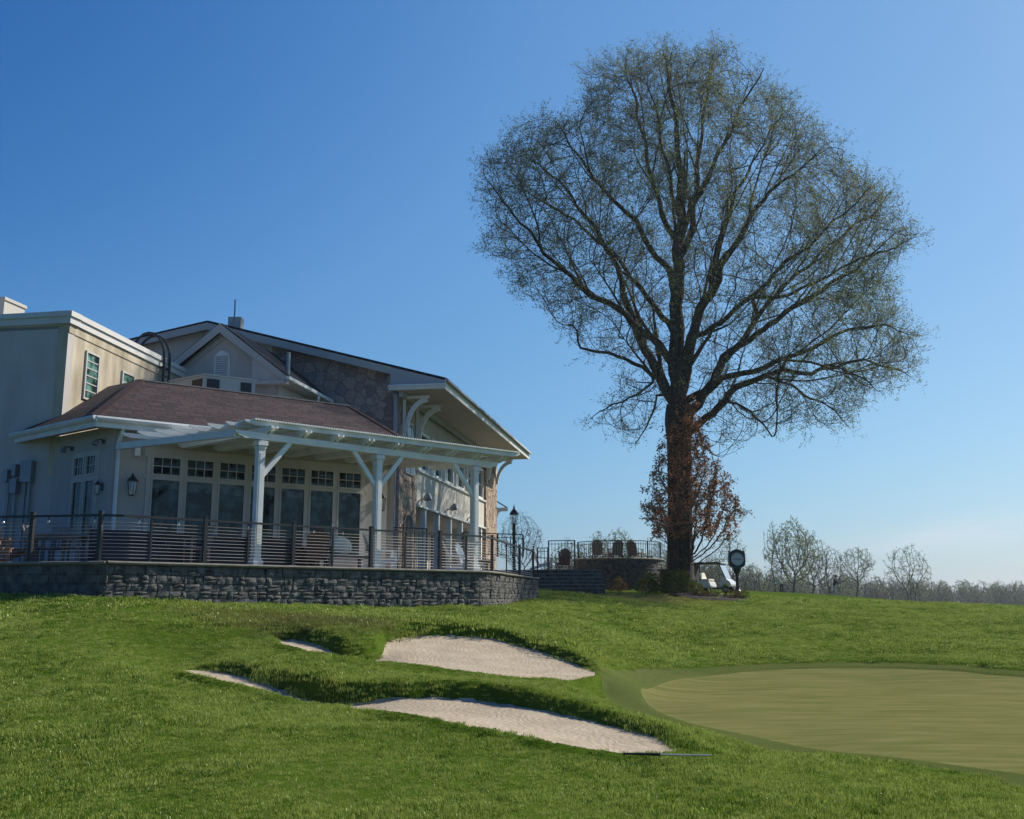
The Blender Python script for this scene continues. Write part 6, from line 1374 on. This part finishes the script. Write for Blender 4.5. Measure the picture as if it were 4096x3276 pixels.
# ---------------------------------------------------------------- street clock
ckY = 51.5; ckb = at(2948, 2370, ckY); ckc = at(2946, 2237, ckY); zb = gz(ckb.x, ckY)
ck = thing('street_clock', 'dark green post clock with a round white face right of the golf cart', 'clock', (ckc.x, ckY, zb))
mb = MB(); mb.lathe((ckc.x, ckY, zb), [(.18, 0), (.18, .3), (.10, .4), (.085, .55), (.08, ckc.z - zb - .75), (.12, ckc.z - zb - .7), (.22, ckc.z - zb - .5)], 12); mb.build('post', M['darkgreen'], ck)
sq = [(-.42, -.30), (-.22, -.42), (-.14, -.52), (.14, -.52), (.22, -.42), (.42, -.30), (.44, .0), (.42, .30), (.30, .38), (.16, .46), (0, .49), (-.16, .46), (-.30, .38), (-.42, .30), (-.44, 0)]
mb = MB(); mb.prism([(ckc.x + x * .93, ckY - .17, ckc.z + z) for x, z in sq], (0, .34, 0)); 
for s in (-1, 1): mb.lathe((ckc.x + s * .36, ckY, ckc.z + .33), [(.05, 0), (.06, .04), (.015, .13)], 6)
head = mb.build('head', M['darkgreen'], ck)
mb = MB(); mb.tube([(ckc.x, ckY - .172, ckc.z), (ckc.x, ckY - .195, ckc.z)], .315, 28); mb.build('dial', mat('clock_dial', (.62, .62, .64), .5), head)
mb = MB()
for k in range(28): a, b_ = 2 * math.pi * k / 28, 2 * math.pi * (k + 1) / 28; mb.beam((ckc.x + .33 * math.cos(a), ckY - .19, ckc.z + .33 * math.sin(a)), (ckc.x + .33 * math.cos(b_), ckY - .19, ckc.z + .33 * math.sin(b_)), .03, .05, (0, 1, 0))
mb.build('bezel', M['darkgreen'], head)
mb = MB()
for k in range(12): a = 2 * math.pi * k / 12; mb.beam((ckc.x + .24 * math.cos(a), ckY - .199, ckc.z + .24 * math.sin(a)), (ckc.x + .285 * math.cos(a), ckY - .199, ckc.z + .285 * math.sin(a)), .022, .006, (0, 1, 0))
mb.build('hour_marks', M['dark'], head)
mb = MB(); mb.beam((ckc.x + .02, ckY - .205, ckc.z), (ckc.x - .255, ckY - .205, ckc.z + .012), .006, .02); mb.beam((ckc.x - .02, ckY - .213, ckc.z + .002), (ckc.x + .17, ckY - .213, ckc.z - .012), .006, .034); mb.build('hands', M['dark'], head)
# ---------------------------------------------------------------- golf cart, facing right
GCY = 61.0; gc = at(2858, 2378, GCY); gcz = gz(gc.x, GCY); GC = thing('golf_cart', 'white golf cart with black roof and bags parked behind the mulch bed', 'golf cart', (gc.x, GCY, gcz + .02), R(-30)); GC.scale = (.96, .96, .96)
s_ = 1.0
def cart(name, m, mb, parent=None, **k): return mb.build(name, m, parent or GC, world=False, **k)
M['cartwhite'] = mat('cart_white', (.70, .70, .68), .28, 0, 1, 0, 1, .5)
def side_prism(mb, pts, w_): mb.prism([(x, -w_ / 2, z) for x, z in pts], (0, w_, 0)); return mb
cart('body', M['cartwhite'], side_prism(MB(), [(-1.2, .36), (-1.22, .62), (-1.1, .78), (-.35, .74), (-.12, .70), (-.02, .42), (-.05, .34), (-.5, .32), (-.52, .42), (-.66, .55), (-.86, .55), (-1.0, .42), (-1.02, .36)], 1.14), bevel=.03)
cart('floor_pan', M['dark'], side_prism(MB(), [(-.1, .26), (-.1, .33), (.62, .33), (.62, .26)], 1.1))
cart('front_cowl', M['cartwhite'], side_prism(MB(), [(.55, .34), (.55, .86), (.66, .93), (.9, .88), (1.16, .70), (1.24, .55), (1.22, .40), (1.1, .36), (1.02, .5), (.86, .56), (.7, .48), (.62, .34)], 1.12), bevel=.03)
cart('bumper', M['dark'], MB().box((1.24, 0, .36), (.08, .95, .12)))
cart('seat', M['cushion'], MB().box((-.42, 0, .80), (.52, 1.06, .12)), bevel=.03)
b_ = MB(); b_.beam((-.66, 0, .84), (-.82, 0, 1.24), 1.04, .10, (1, 0, .4)); cart('seat_back', M['cushion'], b_, bevel=.03)
rf = cart('roof', M['dark'], side_prism(MB(), [(-1.16, 1.74), (-1.1, 1.85), (.45, 1.88), (.62, 1.83), (.64, 1.76)], 1.2), bevel=.02)
cart('roof_trim', M['cartwhite'], MB().beam((.645, -.6, 1.83), (.645, .6, 1.83), .05, .07))
for s in (-1, 1):
    cart('roof_post', M['dark'], MB().beam((-1.05, s * .52, .75), (-1.08, s * .55, 1.82), .06, .06)); cart('roof_post', M['dark'], MB().beam((.92, s * .52, .86), (.50, s * .55, 1.82), .05, .05))
b_ = MB(); b_.prism([(.90, -.5, .90), (.90, .5, .90), (.53, .5, 1.78), (.53, -.5, 1.78)], (.015, 0, .006)); cart('windscreen', M['screen'], b_)
b_ = MB(); b_.tube([(.62, .25, .62), (.36, .25, 1.02)], .025, 8); b_.tube([(.34 + .17 * math.sin(a) * .5, .25 + .17 * math.cos(a), 1.03 + .17 * math.sin(a) * .8) for a in [2 * math.pi * k / 14 for k in range(15)]], .016, 6); cart('steering_wheel', M['dark'], b_)
for x in (.88, -.76):
    for s in (-1, 1):
        b_ = MB(); b_.tube([(x, s * .5 - .09, .22), (x, s * .5 - .07, .22), (x, s * .5 + .07, .22), (x, s * .5 + .09, .22)], [.19, .22, .22, .19], 18); wh = cart('wheel', M['dark'], b_); b_ = MB(); b_.tube([(x, s * (.5 + .095), .22), (x, s * (.5 + .11), .22)], .12, 14); cart('rim', M['galv'], b_, wh)
for s in (-1, 1): cart('headlight', M['bulb'], MB().ball((1.17, s * .38, .62), .07, 6, (.5, 1, .8)))
b_ = MB(); b_.prism([(-1.36, -.52, .42), (-1.1, -.52, .42), (-1.08, -.52, 1.72), (-1.3, -.52, 1.2)], (0, 1.04, 0)); cart('rear_enclosure', M['darkfab'], b_)
for k, y in enumerate((-.26, .26)):
    t = thing('golf_bag', 'dark golf bag strapped on the near rear of the golf cart' if k == 0 else 'dark golf bag strapped on the far rear of the golf cart', 'golf bag', GC.matrix_basis @ Vector((-1.5, y, .5)), R(-30))
    mb = MB(); mb.tube([(0, 0, 0), (-.02, 0, .3), (-.08, 0, .8), (-.09, 0, .85)], [.13, .15, .15, .13], 12); mb.build('bag', M['darkfab'], t, world=False)
    mb = MB()
    for j in range(5): a = j * 1.25; mb.tube([(-.09 + .06 * math.cos(a), .06 * math.sin(a), .8), (-.12 + .09 * math.cos(a), .1 * math.sin(a), 1.1)], .01, 5); mb.ball((-.13 + .09 * math.cos(a), .1 * math.sin(a), 1.12), .035, 4)
    mb.build('clubs', M['galv'], t, world=False)
# ---------------------------------------------------------------- bunker rake lying on the grass
ra = at(2492, 3012, 10.75); rb = at(2640, 3016, 10.70); rc_ = at(2845, 3014, 10.9)
def lift(p, d): return Vector((p.x, p.y, gz(p.x, p.y) + d))
rk = thing('bunker_rake', 'bunker rake with dark grip and pale shaft lying on the grass below the sand', 'rake', tuple(lift(ra, .04)))
ra, rb, rc_ = lift(ra, .075), lift(rb, .085), lift(rc_, .06)
mb = MB(); mb.tube([ra, ra.lerp(rb, .5), rb], [.010, .012, .015], 8); mb.build('grip', M['dark'], rk); mb = MB(); mb.tube([rb, rb.lerp(rc_, .5), rc_], .008, 7); mb.build('shaft', M['galv'], rk)
# ---------------------------------------------------------------- golfers
def skin_body(name, mat_, parent, pts, edges, rad, sub=2):
    me = bpy.data.meshes.new(name); me.from_pydata(pts, edges, []); o = bpy.data.objects.new(name, me); COL.objects.link(o)
    md = o.modifiers.new('skin', 'SKIN'); md.use_smooth_shade = True
    for i, r_ in enumerate(rad): me.skin_vertices[0].data[i].radius = (r_ if hasattr(r_, '__len__') else (r_, r_)); 
    me.skin_vertices[0].data[0].use_root = True
    s = o.modifiers.new('sub', 'SUBSURF'); s.levels = sub; s.render_levels = sub
    dg = bpy.context.evaluated_depsgraph_get(); ev = o.evaluated_get(dg); m2 = bpy.data.meshes.new_from_object(ev); bpy.data.objects.remove(o)
    m2.materials.clear(); [m2.materials.append(q) for q in (mat_ if isinstance(mat_, list) else [mat_])]
    m2.polygons.foreach_set('use_smooth', [True] * len(m2.polygons)); o = bpy.data.objects.new(name, m2); COL.objects.link(o); o.parent = parent; return o
M['skin'] = mat('skin', (.45, .28, .2), .6)
def golfer(label, loc, rz, bend, top, legs, turn=0):
    t = thing('person', label, 'person', tuple(loc), rz); hip = Vector((0, 0, .93)); c, s = math.cos(R(bend)), math.sin(R(bend))
    def sp(d, x=0, f=0): return (x, -s * d - c * f, .93 + c * d - s * f)          # along the bent spine, leaning towards -Y
    pts = [tuple(hip), sp(.18), sp(.38), sp(.5), sp(.58), sp(.64, 0, .02), sp(.76, 0, .03)]
    hand = (.0 + turn, -s * .5 - .30, .93 + c * .5 - .52)
    fing = []
    for sg_ in (-1, 1):
        pts += [sp(.49, sg_ * .19), (sg_ * .22 + turn * .6, -s * .5 - .12, .93 + c * .5 - .27), (hand[0] + sg_ * .03, hand[1], hand[2]), (hand[0] + sg_ * .035, hand[1] - .03, hand[2] - .09)]
    for sg_ in (-1, 1): pts += [(sg_ * .1, .02, .88), (sg_ * .14, -.03, .5), (sg_ * .16, .02, .09), (sg_ * .17, -.14, .04)]
    ed = [(0, 1), (1, 2), (2, 3), (3, 4), (4, 5), (5, 6), (3, 7), (7, 8), (8, 9), (9, 10), (3, 11), (11, 12), (12, 13), (13, 14), (0, 15), (15, 16), (16, 17), (17, 18), (0, 19), (19, 20), (20, 21), (21, 22)]
    rad = [(.15, .12), (.145, .11), (.17, .12), (.15, .1), .06, .07, .085, .075, .05, .036, .03, .075, .05, .036, .03, .095, .065, .045, .045, .095, .065, .045, .045]
    b = skin_body('body', [M['skin'], top, legs, M['dark']], t, pts, ed, rad)
    for p in b.data.polygons:
        z = p.center; above = (z - Vector((0, 0, .93))).dot(Vector((0, -s, c)))
        mi = 1 if above > .0 and above < .6 else 0 if above >= .6 else 2
        if (z - Vector(hand)).length < .14: mi = 0
        elif abs(z.x) > .1 and z.z > .55 and above < .45 and z.y < -.1: mi = 1
        if z.z < .09: mi = 3
        p.material_index = mi
    hd = Vector(sp(.74, 0, .03)); mb = MB(); mb.ball(hd + Vector((0, .0, .035)), .115, 8, (1, 1.1, .8)); mb.prism([(hd.x - .08, hd.y - .08, hd.z + .05), (hd.x + .08, hd.y - .08, hd.z + .05), (hd.x + .06, hd.y - .22, hd.z + .02), (hd.x - .06, hd.y - .22, hd.z + .02)], (0, 0, .012)); mb.build('cap', top, t, world=False, smooth=True)
    return t, Vector(hand)
pp = at(3128, 2374, 88); pz = gz(pp.x, 88)
t1, hnd = golfer('golfer in a pale shirt and dark trousers bending over a putt', (pp.x, 88, pz), R(-65), 48, mat('pale_shirt', (.60, .58, .54), .9), mat('navy_trousers', (.03, .035, .045), .9))
pp2 = at(3340, 2390, 86); pz2 = gz(pp2.x, 86)
t2, h2 = golfer('golfer in a dark jacket and light trousers standing with one arm out', (pp2.x, 86, pz2), R(60), 8, mat('dark_jacket', (.03, .035, .05), .9), mat('grey_trousers', (.30, .30, .30), .9), .12)
for t, h, lb in ((t1, hnd, 'putter held by the bending golfer in the pale shirt'), (t2, h2, 'golf club held by the golfer in the dark jacket')):
    w_ = t.matrix_basis @ h; f_ = t.matrix_basis @ Vector((h.x + .1, h.y - .3, .03)); q = thing('golf_club', lb, 'golf club', tuple(w_)); mb = MB(); mb.tube([w_ + (w_ - f_) * .2, w_], .014, 6); mb.build('grip', M['dark'], q); mb = MB(); mb.tube([w_, f_], .007, 6); mb.build('shaft', M['galv'], q); mb = MB(); mb.box(f_, (.12, .04, .03), .5); mb.build('club_head', M['galv'], q)
# ---------------------------------------------------------------- air: a faint even haze over the course
HAZE = 0.00025
hz = MB(); hz.box((300, 2000, -23), (4400, 4100, 116)); m, t, N, L, b = nt('haze_air'); N.remove(b)
pv = N.new('ShaderNodeVolumePrincipled'); pv.inputs['Color'].default_value = (.82, .88, .95, 1); pv.inputs['Density'].default_value = HAZE; pv.inputs['Anisotropy'].default_value = .35
L.new(pv.outputs[0], N['Material Output'].inputs['Volume']); o = hz.build('haze', m, None); o['kind'] = 'stuff'; o['label'] = 'thin pale haze in the air over the course'; o['category'] = 'haze'
